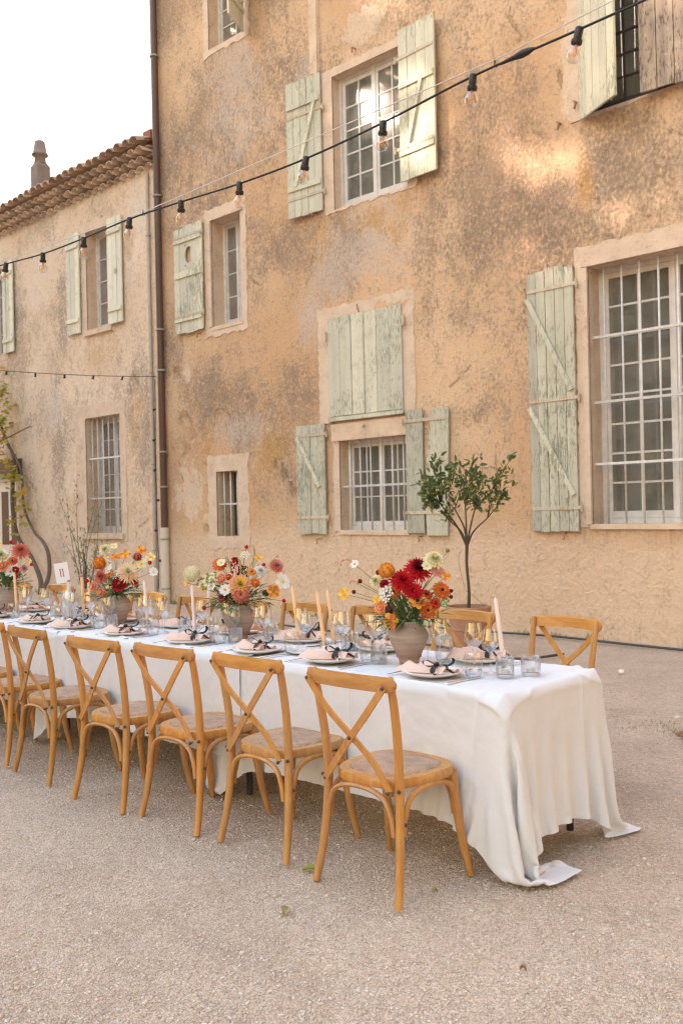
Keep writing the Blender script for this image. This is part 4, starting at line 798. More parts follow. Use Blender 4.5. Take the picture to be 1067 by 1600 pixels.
item('side_plate', side_me, -3.64, 3.46, 0, 'small empty white side plate left of the second setting', 'plate', None)
# taper candles
M['wax_pink'] = plain('pale pink wax', (.82, .66, .60), .45, .03, 9, .03, Subsurface_Weight=.2); M['wax_peach'] = plain('peach wax', (.84, .53, .27), .45, .03, 9, .03, Subsurface_Weight=.2)
M['wick'] = plain('wick', (.7, .65, .6), .9)
for i, (x, y, m, lx, ly, lab) in enumerate([(-2.615, 3.80, 0, -.07, .0, 'pale pink taper candle standing alone near the right end'), (-3.61, 3.585, 1, -.10, 0, 'peach taper candle, left one of the pair behind the nearest chairs'), (-3.60, 3.65, 1, -.13, .02, 'peach taper candle, right one of the pair behind the nearest chairs'),
        (-3.90, 3.67, 1, -.09, 0, 'peach taper candle standing right of the middle bouquet'), (-4.70, 3.55, 0, -.04, 0, 'pale pink taper candle under the cream flower of the middle bouquet'), (-4.68, 3.64, 0, -.03, .02, 'pale pink taper candle just left of the middle vase'),
        (-5.33, 3.64, 0, -.07, 0, 'pale pink taper candle right of the spiky dahlia bouquet'), (-6.17, 3.66, 1, -.04, 0, 'peach taper candle directly behind the numbered bottle'), (-6.14, 3.70, 1, -.05, 0, 'peach taper candle right of the numbered bottle'), (-6.83, 3.48, 1, -.06, 0, 'peach taper candle at the left edge beside the last bouquet')]):
    t = thing('taper_candle', lab, 'candle', (x, y, TZ), 0, 'taper candles'); W = M['wax_peach'] if m else M['wax_pink']
    MB().lathe([(0, .004), (.021, .004), (.022, .0), (.025, .0), (.025, .006), (.022, .045), (.0165, .052), (.0125, .045), (.0125, .025), (0, .024)], 24).build('glass_holder', M['ribbed'], t, smooth=True)
    L = .285+random.uniform(-.01, .02); MB().tube([(0, 0, .026), (lx*.25, ly*.5, .026+L*.5), (lx*.49, ly*.95, .026+L*.95), (lx*.53, ly, .026+L)], [.0118, .0108, .0090, .003], 14).build('wax_taper', W, t, smooth=50)
    MB().tube([(lx*.53, ly, .026+L-.002), (lx*.53+.002, ly, .026+L+.008)], .001, 5).build('wick', M['wick'], t)
# bottle with the table number
t = thing('number_bottle', 'white bottle holding a card with table number 11', 'bottle', (-6.224, 3.575, TZ))
MB().lathe([(0, 0), (.043, 0), (.046, .004), (.046, .165), (.043, .182), (.030, .196), (.0165, .206), (.014, .22), (.0135, .262), (.016, .264), (.016, .272), (.012, .274)], 32).build('bottle', plain('white painted bottle', (.76, .73, .70), .5, .04), t, smooth=40)
MB().lathe([(0, .29), (.010, .29), (.0125, .286), (.0125, .262)], 14).build('cork', plain('cork', (.45, .25, .14), .8), t, smooth=40)
ca = empty('number_card', (-.035, -.02, .268), R(44), t); WL.pop(ca); ca.rotation_euler = (R(2), R(-8), R(44))
MB().box((-.05, -.001, 0), (.05, .001, .148)).build('card', plain('white card', (.82, .79, .80), .7, .02), ca)
M['red_ink'] = plain('red ink', (.42, .06, .04), .7)
for x in (-.0095, .0095):
    MB().box((x-.0030, -.0022, .048), (x+.0030, -.0012, .105)).box((x-.0055, -.0023, .046), (x+.0055, -.0013, .0485)).add([(x-.0030, -.0023, .105), (x-.0030, -.0023, .096), (x-.0075, -.0023, .095), (x-.0075, -.0023, .098)], [(0, 1, 2, 3)]).build('digit_one', M['red_ink'], ca)

# ------------------------------------------------------------------ vases and flowers
def clay():
    t = NT('unglazed clay'); v = t.pos(); z = t.n('SeparateXYZ'); t.L(v, z.inputs[0]); n = t.noise(v, 14, 5, .6); w = t.noise(t.pos('Object', (3, 3, 30)), 1.4, 4)
    c = t.mix(t.step(w, .35, .65), (.34, .245, .19), (.42, .33, .27)); k = t.step(t.math('ADD', z.outputs[2], t.math('MULTIPLY', n, .08)), .15, .09)
    c = t.mix(t.math('MULTIPLY', k, .7), c, (.36, .205, .145)); c = t.mix(t.step(n, .58, .75, 0, .4), c, (.50, .42, .36)); return t.fin(c, .85, t.math('ADD', n, t.math('MULTIPLY', w, .5)), .3, .006)
M['clay'] = clay()
vase_me = MB().lathe([(0, .004), (.043, .004), (.0455, 0), (.0485, .003), (.0485, .010), (.052, .022), (.068, .058), (.087, .098), (.0965, .126), (.0970, .142), (.089, .163), (.075, .178), (.0675, .186), (.068, .192), (.0745, .199), (.0765, .2035), (.073, .2065), (.063, .198), (.063, .186), (.082, .15), (.06, .03), (0, .02)], 40).mesh('vase', M['clay'], True)
PM = {k: petal_mat(k, *v) for k, v in {
    'red': ((.64, .016, .014), (.45, .008, .010)), 'burgundy': ((.22, .008, .012), (.14, .006, .01)), 'orange': ((.80, .27, .025), (.66, .17, .015)), 'tangerine': ((.78, .20, .02), (.55, .09, .015)), 'gold': ((.86, .50, .06), (.80, .40, .04)),
    'yellow': ((.88, .66, .14), (.82, .55, .08)), 'peach': ((.86, .47, .26), (.82, .34, .18)), 'coral': ((.72, .24, .16), (.62, .17, .11)), 'pink': ((.72, .40, .38), (.66, .30, .29)), 'cream': ((.86, .80, .52), (.82, .76, .44)),
    'white': ((.86, .84, .80), (.80, .79, .74)), 'blush': ((.88, .66, .42), (.85, .56, .34)), 'dark': ((.07, .035, .02), (.05, .03, .02)), 'green': ((.26, .32, .09), (.20, .26, .06)), 'straw': ((.60, .55, .36), (.52, .47, .28))}.items()}
M['stem'] = leaf_mat('green stem', (.15, .20, .06), (.21, .25, .09), .1); M['bq_leaf'] = leaf_mat('bouquet leaf', (.07, .13, .03), (.13, .18, .06), .2)
def petal(b, az, tilt, r0, L, W, z0, point=1., cup=.2, n=4):
    """one petal: rises from radius r0 at angle az, leaning outward by tilt (0 flat .. 1 upright)"""
    ca, sa = math.cos(az), math.sin(az); vs = []
    for i in range(n+1):
        s = i/n; w = W*.5*(math.sin(PI*min(1, .12+.88*s)**(.75 if point > .5 else 1.35))**(.8 if point > .5 else .55)) if i < n else W*.5*(.03 if point > .5 else .45)
        r = r0+L*s*math.cos(tilt*1.45)*(1-.1*s); z = z0+L*s*math.sin(tilt*1.45)-cup*L*s*s*.6
        for q in (-1, 0, 1): x, y = r, q*w; vs.append((x*ca-y*sa, x*sa+y*ca, z+(abs(q)*cup*w*.9)))
    b.add(vs, [(i*3+k, i*3+k+1, i*3+4+k, i*3+3+k) for i in range(n) for k in (0, 1)])
def bloom(kind, r, c1, c2=None, c3='gold'):
    b = MB(); c2 = c2 or c1; mats = [PM[c1], PM[c2], PM[c3]]; u = random.uniform
    if kind in ('dahlia', 'spiky', 'cactus'):
        nl = 6; W = {'dahlia': .40, 'spiky': .17, 'cactus': .22}[kind]
        for l in range(nl):
            t = l/(nl-1); n = int(17-7*t) if kind == 'dahlia' else int(22-9*t); b.mi = 0 if t < .55 else 1
            for i in range(n): petal(b, 6.283*(i+.5*(l % 2))/n+u(-.09, .09), .02+t*.85+u(-.06, .06), r*.06, r*(1-.55*t)*u(.88, 1.06), r*W*(1-.3*t), r*.28*t, 1, .28-.25*t if kind == 'dahlia' else .15)
        b.mi = 2; b.lathe([(0, r*.34), (r*.06, r*.33), (r*.08, r*.28)], 8)
    elif kind == 'pompon':
        n = 110
        for i in range(n):
            z = 1-1.75*(i+.5)/n; a = i*2.39996; rr = math.sqrt(max(0, 1-z*z)); N = Vector((rr*math.cos(a), rr*math.sin(a), z)); x, y, _ = frame(N); b.mi = i % 3 == 0; s = r*.19
            C = N*r*.80+Vector((0, 0, r*.25)); b.add([C-x*s-y*s*.3, C-y*s*1.1+N*s*.1, C+x*s-y*s*.3, C+x*s*.8+y*s*.8+N*s*.9, C+N*s*1.1+y*s*.9, C-x*s*.8+y*s*.8+N*s*.9, C+N*s*.15], [(0, 1, 6), (1, 2, 6), (2, 3, 6), (3, 4, 6), (4, 5, 6), (5, 0, 6)])
        b.mi = 0; b.lathe([(0, -.5*r), (r*.55, -.35*r), (r*.80, 0.2*r), (r*.62, .7*r), (0, 1.0*r)], 10)
    elif kind == 'zinnia':
        for l in range(4):
            t = l/3; n = 15-3*l; b.mi = l % 2
            for i in range(n): petal(b, 6.283*(i+.5*l)/n+u(-.05, .05), .05+.5*t, r*.08, r*(1-.52*t), r*.36*(1-.25*t), r*.14*t, 0, .12)
        b.mi = 2; b.lathe([(0, r*.36), (r*.14, r*.34), (r*.2, r*.22)], 10)
    elif kind in ('cosmos', 'daisy'):
        n = 8 if kind == 'cosmos' else 6
        for i in range(n): b.mi = i % 2; petal(b, 6.283*i/n+u(-.07, .07), .10+u(-.08, .14), r*.12, r*u(.86, 1.02), r*(.66 if kind == 'cosmos' else .8), u(0, r*.04), 0, .12)
        b.mi = 2; b.lathe([(0, r*.22), (r*.14, r*.19), (r*.21, r*.07), (r*.18, 0)], 12)
    elif kind == 'ball':
        b.lathe([(0, -r), (r*.7, -r*.72), (r, 0), (r*.75, r*.75), (0, r*1.05)], 10, mod=lambda k, z: 1+.08*(k % 2))
        b.mi = 1
        for i in range(14): a = i*2.4; z = 1-1.7*i/14; q = math.sqrt(max(0, 1-z*z)); N = Vector((q*math.cos(a), q*math.sin(a), z)); x, y, _ = frame(N); C = N*r*.98; b.add([C-x*r*.22, C+N*r*.25, C+x*r*.22], [(0, 1, 2)])
    elif kind == 'lace':
        for i in range(26):
            a = i*2.4; q = math.sqrt(i/26)*r; c = Vector((q*math.cos(a), q*math.sin(a), r*.35*(1-(q/r)**2)+u(-.1, .1)*r)); s = r*.17; b.mi = i % 2
            b.add([c+Vector((s*math.cos(k*1.257+a), s*math.sin(k*1.257+a), s*.2*(k % 2))) for k in range(5)]+[c+Vector((0, 0, -s*.3))], [(k, (k+1) % 5, 5) for k in range(5)])
    elif kind == 'celosia':
        for i in range(90):
            z = u(-.9, 1); q = math.sqrt(max(0, 1-z*z))*u(.6, 1); a = u(0, 6.28); C = Vector((q*r*.75*math.cos(a), q*r*.75*math.sin(a), z*r)); s = r*.2; b.mi = i % 2
            b.add([C+Vector((u(-s, s), u(-s, s), u(-s, s))) for _ in range(3)]+[C+Vector((0, 0, s))], [(0, 1, 3), (1, 2, 3), (2, 0, 3)])
    elif kind == 'plume':
        pts = smooth_path([(0, 0, -r), (r*.05, 0, 0), (r*.25, 0, r*.8), (r*.5, 0, r*1.3)], 5); b.tube(pts, [.0015, .006, .0065, .0015], 8)
        for i in range(120):
            p = pts[int(u(2, len(pts)-1))]; d = Vector((u(-1, 1), u(-1, 1), u(.1, 1)))*.011; b.mi = 1; b.add([p, p+d+Vector((.001, 0, 0)), p+d*.5+Vector((0, .0015, 0))], [(0, 1, 2)])
    elif kind == 'sprig':
        pts = smooth_path([(0, 0, -.5*r), (-.2*r, 0, 0), (-.75*r, 0, .35*r), (-1.3*r, 0, .2*r), (-1.55*r, 0, -.3*r)], 5); b.tube(pts, .0012, 5)
        for i, p in enumerate(pts[4:]):
            for q in range(2): d = Vector((u(-.6, .6), u(-1, 1), u(-.2, 1))).normalized()*r*.26; b.mi = q; sd = frame(d)[0]*r*.07; b.add([p, p+d*.55+sd, p+d, p+d*.55-sd], [(0, 1, 2, 3)])
    return b, mats
RT, FWD = Vector((math.sin(R(46)), math.cos(R(46)), 0)), Vector((-math.cos(R(46)), math.sin(R(46)), 0))
def bouquet(loc, label, vlabel, flowers, scale, nleaf, seed):
    """flowers: (right, up from the rim, depth towards the viewer, kind, radius, colours) in metres from the vase mouth"""
    random.seed(seed); x, y = loc; v = tag(link('vase', vase_me, None, (x, y, TZ), (0, 0, random.random()*6)), vlabel, 'vase', 'clay vases on the table')
    t = thing('flower_arrangement', label, 'flowers', (x, y, TZ+.16), 0, 'flower arrangements'); mouth = Vector((0, 0, .04))
    for (a, up, dp, kind, r, *cs) in flowers:
        p = RT*a-FWD*dp+Vector((0, 0, up+.04)); d = (p-mouth); d.normalize(); nrm = (d*.55-FWD*.75+Vector((random.uniform(-.25, .25), random.uniform(-.25, .25), random.uniform(-.05, .3)))).normalized()
        if kind in ('plume', 'celosia', 'ball', 'sprig', 'pompon'): nrm = (d+Vector((0, 0, .4))-FWD*.15).normalized()
        if kind == 'sprig': nrm = Vector((0, 0, 1))
        b, mats = bloom(kind, r, *cs)
        if kind == 'sprig': rot = Matrix((RT, FWD, Vector((0, 0, 1)))).transposed()
        else: X, Y, Z = frame(nrm); rot = Matrix((X, Y, Z)).transposed()
        h = b.build({'lace': 'lace_flower', 'ball': 'bud', 'plume': 'grass_plume', 'sprig': 'flower_sprig', 'spiky': 'dahlia', 'cactus': 'dahlia', 'pompon': 'pompon_dahlia'}.get(kind, kind), mats, t, p, rot.to_euler(), smooth=(kind in ('ball', 'plume')))
        st = [mouth*.3+Vector((random.uniform(-.03, .03), random.uniform(-.03, .03), 0)), mouth+d*.10+Vector((0, 0, .03)), p*.65+mouth*.35+Vector((0, 0, .02)), p-nrm*.004]
        sm = link('stem', MB().tube(smooth_path(st, 5), [.0024, .0014], 6).mesh('stem', M['stem'], True), h); sm.matrix_parent_inverse = Matrix.LocRotScale(p, rot.to_quaternion(), None).inverted()
    b = MB()
    for i in range(nleaf):
        a = random.uniform(0, 6.28); el = random.uniform(-.15, 1.3); d = Vector((math.cos(a)*math.cos(el), math.sin(a)*math.cos(el), math.sin(el))); L = random.uniform(.035, .08); R1 = random.uniform(.02, .13)
        p = mouth+Vector((d.x*.05, d.y*.05, .008))+d*R1; dr = (d+Vector((random.uniform(-.6, .6), random.uniform(-.6, .6), random.uniform(-.5, .4)))).normalized(); sd = frame(dr)[0]; up = dr.cross(sd)
        W = L*random.uniform(.14, .26); b.add([p, p+dr*L*.4+sd*W+up*W*.3, p+dr*L-up*W*.7, p+dr*L*.4-sd*W+up*W*.3, p+dr*L*.45-up*W*.1], [(0, 1, 4), (1, 2, 4), (2, 3, 4), (3, 0, 4)])
        if i % 3 == 0: b.tube([mouth+Vector((d.x*.03, d.y*.03, -.03)), mouth+d*R1*.6+Vector((0, 0, .01)), p], [.0018, .001], 5)
    lf = b.build('leaves', M['bq_leaf'], t); lf['kind'] = 'stuff'; return t
def px(L, cx, rim, k, g=1.2):
    """(px right, px up, depth, kind, px radius, colours) measured against the vase mouth -> metres"""
    return [((a-cx)*k, (rim-b)*k, d, kind, r*k*(g if r > 16 else 1.05), *c) for a, b, d, kind, r, *c in L]
k1 = .2437*4.6/1480
bouquet((-2.975, 3.53), 'bouquet with big red dahlias in the nearest vase', 'round clay vase nearest the right end, below the red dahlias', px([
    (520, 295, .07, 'cactus', 84, 'red', 'red', 'gold'), (622, 232, .02, 'cactus', 92, 'red', 'burgundy', 'gold'), (588, 358, .09, 'cactus', 62, 'red', 'red', 'gold'), (428, 242, .05, 'pompon', 47, 'gold', 'orange'), (728, 165, .02, 'dahlia', 66, 'cream', 'cream', 'cream'),
    (355, 295, .0, 'dahlia', 44, 'cream', 'cream', 'cream'), (412, 372, .07, 'lace', 46, 'white', 'white'), (675, 200, .06, 'cosmos', 30, 'cream', 'cream', 'gold'), (752, 240, .0, 'cosmos', 48, 'pink', 'pink', 'gold'), (797, 272, .03, 'daisy', 30, 'orange', 'gold', 'orange'),
    (770, 362, .03, 'zinnia', 54, 'tangerine', 'orange', 'dark'), (668, 478, .09, 'zinnia', 50, 'tangerine', 'orange', 'dark'), (668, 385, .06, 'zinnia', 38, 'tangerine', 'red', 'dark'), (722, 440, .07, 'zinnia', 36, 'tangerine', 'red', 'dark'),
    (608, 412, .10, 'cosmos', 52, 'gold', 'orange', 'dark'), (378, 455, .07, 'zinnia', 42, 'orange', 'peach', 'orange'), (436, 535, .11, 'daisy', 46, 'gold', 'orange', 'orange'), (470, 372, .0, 'zinnia', 42, 'orange', 'gold', 'dark'),
    (215, 175, .0, 'sprig', 46, 'orange', 'tangerine'), (222, 182, .02, 'daisy', 26, 'white', 'white', 'orange'), (253, 292, .02, 'ball', 14, 'burgundy', 'dark'), (212, 358, .03, 'ball', 13, 'burgundy', 'pink'), (832, 365, .03, 'ball', 12, 'burgundy', 'dark'), (828, 402, .04, 'ball', 12, 'burgundy', 'dark'),
    (150, 370, .03, 'cosmos', 36, 'yellow', 'gold', 'gold'), (818, 108, .0, 'ball', 14, 'green', 'yellow'), (370, 238, .02, 'ball', 16, 'burgundy', 'red'), (405, 310, .02, 'zinnia', 30, 'burgundy', 'red', 'dark'), (355, 405, .06, 'daisy', 26, 'yellow', 'gold', 'gold'), (430, 470, .09, 'ball', 20, 'dark', 'burgundy'), (775, 430, .05, 'lace', 38, 'green', 'green'), (690, 290, .05, 'ball', 11, 'peach', 'orange'), (235, 300, .02, 'sprig', 26, 'orange', 'burgundy')], 556, 560, k1), 1, 190, 11)
k2 = .2624*5.65/1480
bouquet((-4.36, 3.62), 'bouquet with yellow peach dahlia and grasses in the middle vase', 'round clay vase under the yellow peach dahlia', px([
    (372, 305, .09, 'dahlia', 68, 'peach', 'yellow', 'gold'), (376, 362, .10, 'dahlia', 50, 'coral', 'peach', 'dark'), (282, 333, .08, 'cosmos', 32, 'white', 'white', 'gold'), (200, 310, .05, 'cosmos', 26, 'white', 'white', 'gold'), (95, 250, .03, 'pompon', 44, 'cream', 'white'), (48, 290, .03, 'daisy', 18, 'gold', 'yellow', 'gold'),
    (615, 295, .03, 'cosmos', 46, 'white', 'white', 'yellow'), (562, 348, .06, 'cosmos', 38, 'gold', 'orange', 'green'), (580, 205, .0, 'dahlia', 44, 'coral', 'pink', 'pink'), (340, 205, .02, 'celosia', 44, 'burgundy', 'red'), (395, 235, .02, 'celosia', 28, 'burgundy', 'dark'), (248, 188, .02, 'zinnia', 40, 'tangerine', 'orange', 'gold'), (260, 175, .05, 'cosmos', 24, 'cream', 'cream', 'gold'),
    (487, 232, .02, 'dahlia', 38, 'white', 'white', 'cream'), (472, 153, .0, 'cosmos', 24, 'yellow', 'gold', 'gold'), (438, 235, .05, 'zinnia', 24, 'gold', 'orange', 'dark'), (458, 297, .07, 'zinnia', 27, 'orange', 'tangerine', 'gold'), (405, 88, .0, 'ball', 11, 'red', 'burgundy'), (505, 196, .0, 'ball', 11, 'red', 'burgundy'), (152, 440, .04, 'ball', 12, 'red', 'burgundy'), (622, 408, .04, 'ball', 11, 'red', 'burgundy'),
    (518, 360, .06, 'ball', 17, 'dark', 'green'), (150, 330, .04, 'cosmos', 18, 'gold', 'yellow', 'dark'), (450, 150, .0, 'plume', 52, 'straw', 'straw'), (310, 190, .04, 'plume', 36, 'straw', 'green'), (375, 205, .05, 'plume', 40, 'straw', 'straw'), (255, 272, .05, 'zinnia', 32, 'peach', 'coral', 'gold'), (165, 285, .03, 'lace', 46, 'cream', 'green'), (395, 135, .0, 'lace', 24, 'cream', 'white'), (215, 262, .04, 'lace', 34, 'cream', 'green'), (262, 375, .06, 'zinnia', 28, 'burgundy', 'coral', 'dark'), (585, 145, .0, 'ball', 9, 'gold', 'yellow'), (300, 262, .05, 'zinnia', 20, 'red', 'tangerine', 'gold')], 352, 432, k2), 1, 190, 12)
k3 = .3093*6.5/1480
bouquet((-5.635, 3.60), 'bouquet with a spiky cream dahlia beside the numbered bottle', 'round clay vase under the spiky cream dahlia', px([
    (668, 205, .09, 'spiky', 58, 'blush', 'cream', 'gold'), (620, 258, .08, 'zinnia', 36, 'red', 'burgundy', 'tangerine'), (530, 220, .06, 'dahlia', 38, 'coral', 'coral', 'peach'), (572, 207, .07, 'zinnia', 22, 'orange', 'gold', 'orange'), (520, 165, .03, 'pompon', 30, 'orange', 'gold'), (540, 88, .0, 'dahlia', 32, 'cream', 'cream', 'cream'), (585, 72, .0, 'cosmos', 18, 'yellow', 'cream', 'gold'), (555, 185, .05, 'cosmos', 30, 'white', 'white', 'cream'),
    (598, 125, .02, 'cosmos', 25, 'gold', 'orange', 'orange'), (645, 115, .02, 'cosmos', 24, 'orange', 'gold', 'gold'), (722, 95, .0, 'daisy', 24, 'orange', 'gold', 'orange'), (703, 135, .02, 'pompon', 20, 'coral', 'burgundy'), (772, 130, .02, 'cosmos', 21, 'cream', 'yellow', 'gold'), (730, 165, .04, 'cosmos', 25, 'yellow', 'cream', 'gold'), (770, 158, .04, 'ball', 10, 'red', 'burgundy'), (788, 203, .05, 'cosmos', 21, 'white', 'white', 'cream'), (453, 242, .04, 'ball', 10, 'red', 'burgundy'), (422, 215, .03, 'ball', 9, 'pink', 'coral'),
    (575, 265, .08, 'cosmos', 22, 'green', 'cream', 'dark'), (490, 270, .07, 'zinnia', 26, 'coral', 'peach', 'gold'), (530, 297, .08, 'zinnia', 24, 'coral', 'peach', 'gold'), (610, 215, .05, 'lace', 28, 'white', 'white'), (505, 135, .0, 'ball', 10, 'tangerine', 'orange'), (750, 150, .03, 'lace', 22, 'white', 'cream'), (690, 250, .05, 'zinnia', 22, 'tangerine', 'red', 'dark'), (560, 140, .02, 'lace', 26, 'cream', 'yellow')], 594, 322, k3), 1, 190, 13)
k4 = .3093*7.45/1480
bouquet((-7.14, 3.55), 'bouquet with coral dahlia cut by the left picture edge', 'clay vase cut by the left picture edge', px([
    (75, 105, .06, 'cactus', 48, 'coral', 'coral', 'peach'), (35, 155, .06, 'zinnia', 24, 'tangerine', 'orange', 'dark'), (48, 200, .06, 'zinnia', 18, 'red', 'burgundy', 'gold'), (15, 60, .0, 'ball', 10, 'red', 'burgundy'), (25, 210, .08, 'cosmos', 24, 'white', 'white', 'gold'), (110, 155, .03, 'cosmos', 16, 'cream', 'yellow', 'gold'), (85, 195, .03, 'dahlia', 20, 'pink', 'pink', 'pink'), (52, 230, .07, 'ball', 11, 'red', 'burgundy'), (124, 175, .03, 'ball', 8, 'red', 'burgundy'),
    (-30, 130, .05, 'dahlia', 46, 'cream', 'cream', 'gold'), (-70, 180, .05, 'zinnia', 34, 'orange', 'gold', 'dark'), (-10, 180, .08, 'zinnia', 30, 'peach', 'coral', 'gold'), (-60, 80, .0, 'cosmos', 26, 'yellow', 'gold', 'gold')], -15, 290, k4), 1, 190, 14)
random.seed(21)

# ------------------------------------------------------------------ festoon lights over the table
M['rubber'] = plain('black rubber', (.012, .011, .011), .5, .2, 20); M['bulb'] = thin_glass('bulb glass', (.93, .90, .86), 1.5, .06, 1.0, .02); M['filament'] = plain('amber filament', (.80, .36, .08), .4)
M['wire'] = plain('pale steel wire', (.60, .58, .55), .4, .1, 20)
sock_me = MB().lathe([(0, .004), (.0135, .004), (.0165, 0), (.0165, -.036), (.0155, -.040), (.0215, -.044), (.0225, -.056), (.019, -.062), (0, -.060)], 20).mesh('socket', M['rubber'], 40)
bulb_me = MB().lathe([(.012, -.056), (.0135, -.064), (.021, -.076), (.0275, -.090), (.0295, -.103), (.027, -.116), (.019, -.127), (.009, -.132), (0, -.133)], 24).mesh('bulb', M['bulb'], True)
fb = MB()
for k in range(4): a = k*1.57; fb.tube([(.004*math.cos(a), .004*math.sin(a), -.060), (.0085*math.cos(a), .0085*math.sin(a), -.090), (.004*math.cos(a+.5), .004*math.sin(a+.5), -.108)], .0013, 5)
fb.tube([(0, 0, -.058), (0, 0, -.086)], .003, 6); fil_me = fb.mesh('filament', M['filament'])
def add_bulb(parent, p, tilt):
    s = link('socket', sock_me, parent, p, (tilt[0], tilt[1], 0));  link('bulb', bulb_me, s); link('filament', fil_me, s)
FL = thing('festoon_lights', 'festoon light string with clear bulbs sagging above the table', 'string lights', (-4, 3.29, 3.3)); o0 = Vector((-4, 3.29, 3.3))
zs_ = [3.362, 3.343, 3.293, 3.262, 3.262, 3.284, 3.299, 3.289, 3.290, 3.318]; pts = [(1.2, 3.40, 3.62), (.1, 3.375, 3.50), (-.9, 3.352, 3.415), (-1.4, 3.342, 3.385)]
pts += [(-1.87-.5*i, 3.33-.012*i, z) for i, z in enumerate(zs_)]; pts += [(-6.9, 3.2, 3.34), (-7.4, 3.19, 3.37), (-8.4, 3.17, 3.42), (-10, 3.13, 3.5)]
MB().tube([Vector(p)-o0 for p in smooth_path(pts, 6)], .0052, 8).build('cable', M['rubber'], FL, smooth=True)
for p in [(-.87, 3.354, 3.417), (-1.37, 3.343, 3.387)]+pts[4:14]+[(-6.86, 3.2, 3.338), (-7.36, 3.19, 3.368)]: add_bulb(FL, Vector(p)-o0+Vector((0, 0, .004)), (random.uniform(-.1, .1), random.uniform(.05, .28)))
wp = [(1.2, 3.40, 3.70), (-1.6, 3.335, 3.43), (-2.25, 3.32, 3.375), (-4.72, 3.255, 3.305), (-6.45, 3.215, 3.345), (-10, 3.13, 3.53)]
MB().tube([Vector(p)-o0 for p in wp], .0026, 6).build('support_wire', M['wire'], FL)
MB().tube([Vector(p)-o0 for p in ((-2.07, 3.325, 3.357), (-2.10, 3.324, 3.356), (-2.13, 3.323, 3.354), (-2.17, 3.322, 3.352), (-2.23, 3.321, 3.349))], [.006, .014, .0165, .010, .006], 10).build('plug_joint', M['rubber'], FL, smooth=40)
for x, y, z in ((-2.26, 3.32, 3.36), (-4.72, 3.254, 3.30)): MB().tube([Vector((x, y-.006, z-.02))-o0, Vector((x, y, z+.02))-o0, Vector((x+.004, y+.006, z-.015))-o0], .003, 6).build('cable_tie', M['rubber'], FL)
F2 = thing('festoon_lights', 'thin festoon string across the low house and down the rain pipe', 'string lights', (-13.6, 9.5, 3.9)); o1 = Vector((-13.6, 9.5, 3.9)); d2 = Vector((-.719, -.695, 0))
q0 = Vector((-13.58, 9.56, 3.90)); run = [q0+d2*(.5*i)+Vector((0, 0, .012*i+.0035*i*i)) for i in range(13)]
MB().tube([p-o1 for p in smooth_path(run, 4)], .006, 6).build('cable', M['rubber'], F2, smooth=True)
for i, p in enumerate(run[1:], 1): link('socket', sock_me, F2, p-o1+d2*.08, (random.uniform(-.3, .3), random.uniform(-.3, .3), 0))
dn = [Vector((-13.63+random.uniform(-.02, .03), 9.54, 3.86-.52*i)) for i in range(8)]; dn[-1].z = .25
MB().tube([p-o1 for p in smooth_path(dn, 4)], .007, 6).build('hanging_cable', M['rubber'], F2, smooth=True)
for p in dn[1:7]: link('socket', sock_me, F2, p-o1, (0, R(random.choice((80, -80))), 0))

# ------------------------------------------------------------------ potted citrus tree
M['terracotta'] = plain('terracotta', (.44, .235, .14), .85, .18, 6, .4)
pot = thing('plant_pot', 'large round terracotta pot by the house wall', 'pot', (-5.70, 7.70, 0))
MB().lathe([(0, .02), (.14, .0), (.148, .01), (.175, .20), (.183, .29), (.190, .295), (.190, .315), (.186, .32), (.205, .46), (.222, .468), (.226, .485), (.226, .525), (.218, .532), (.200, .530), (.195, .45), (.16, .1)], 44).build('pot_body', M['terracotta'], pot, smooth=35)
MB().lathe([(0, .485), (.10, .487), (.197, .478)], 24).build('soil', plain('potting soil', (.07, .05, .035), 1, .3, 30, 1), pot, smooth=True)
ct = thing('citrus_tree', 'small standard citrus tree growing in the terracotta pot', 'tree', (-5.70, 7.70, .486)); rs = np.random.RandomState(4)
tk = MB(); tk.tube(smooth_path([(0, 0, -.03), (.012, 0, .2), (-.008, 0, .45), (.0, 0, .665)], 6), [.019, .016, .0145, .018], 10)
M['citrus_leaf'] = leaf_mat('citrus leaf', (.075, .125, .03), (.15, .19, .06), .28); M['citrus_yellow'] = leaf_mat('yellowing citrus leaf', (.30, .26, .04), (.22, .24, .05), .25)
tips = []
def bpt(a, up, dp): return RT*a-FWD*dp+Vector((0, 0, up))
limbs = [bpt(-.20, .93, .05), bpt(-.10, 1.02, -.12), bpt(-.02, 1.06, .10), bpt(.09, 1.0, -.05), bpt(.20, .92, .06), bpt(-.26, 1.08, -.02)]
for q in limbs: tk.tube(smooth_path([(0, 0, .64), q*.38+Vector((rs.uniform(-.02, .02), rs.uniform(-.02, .02), .44)), q], 5), [.012, .009, .0065], 7)
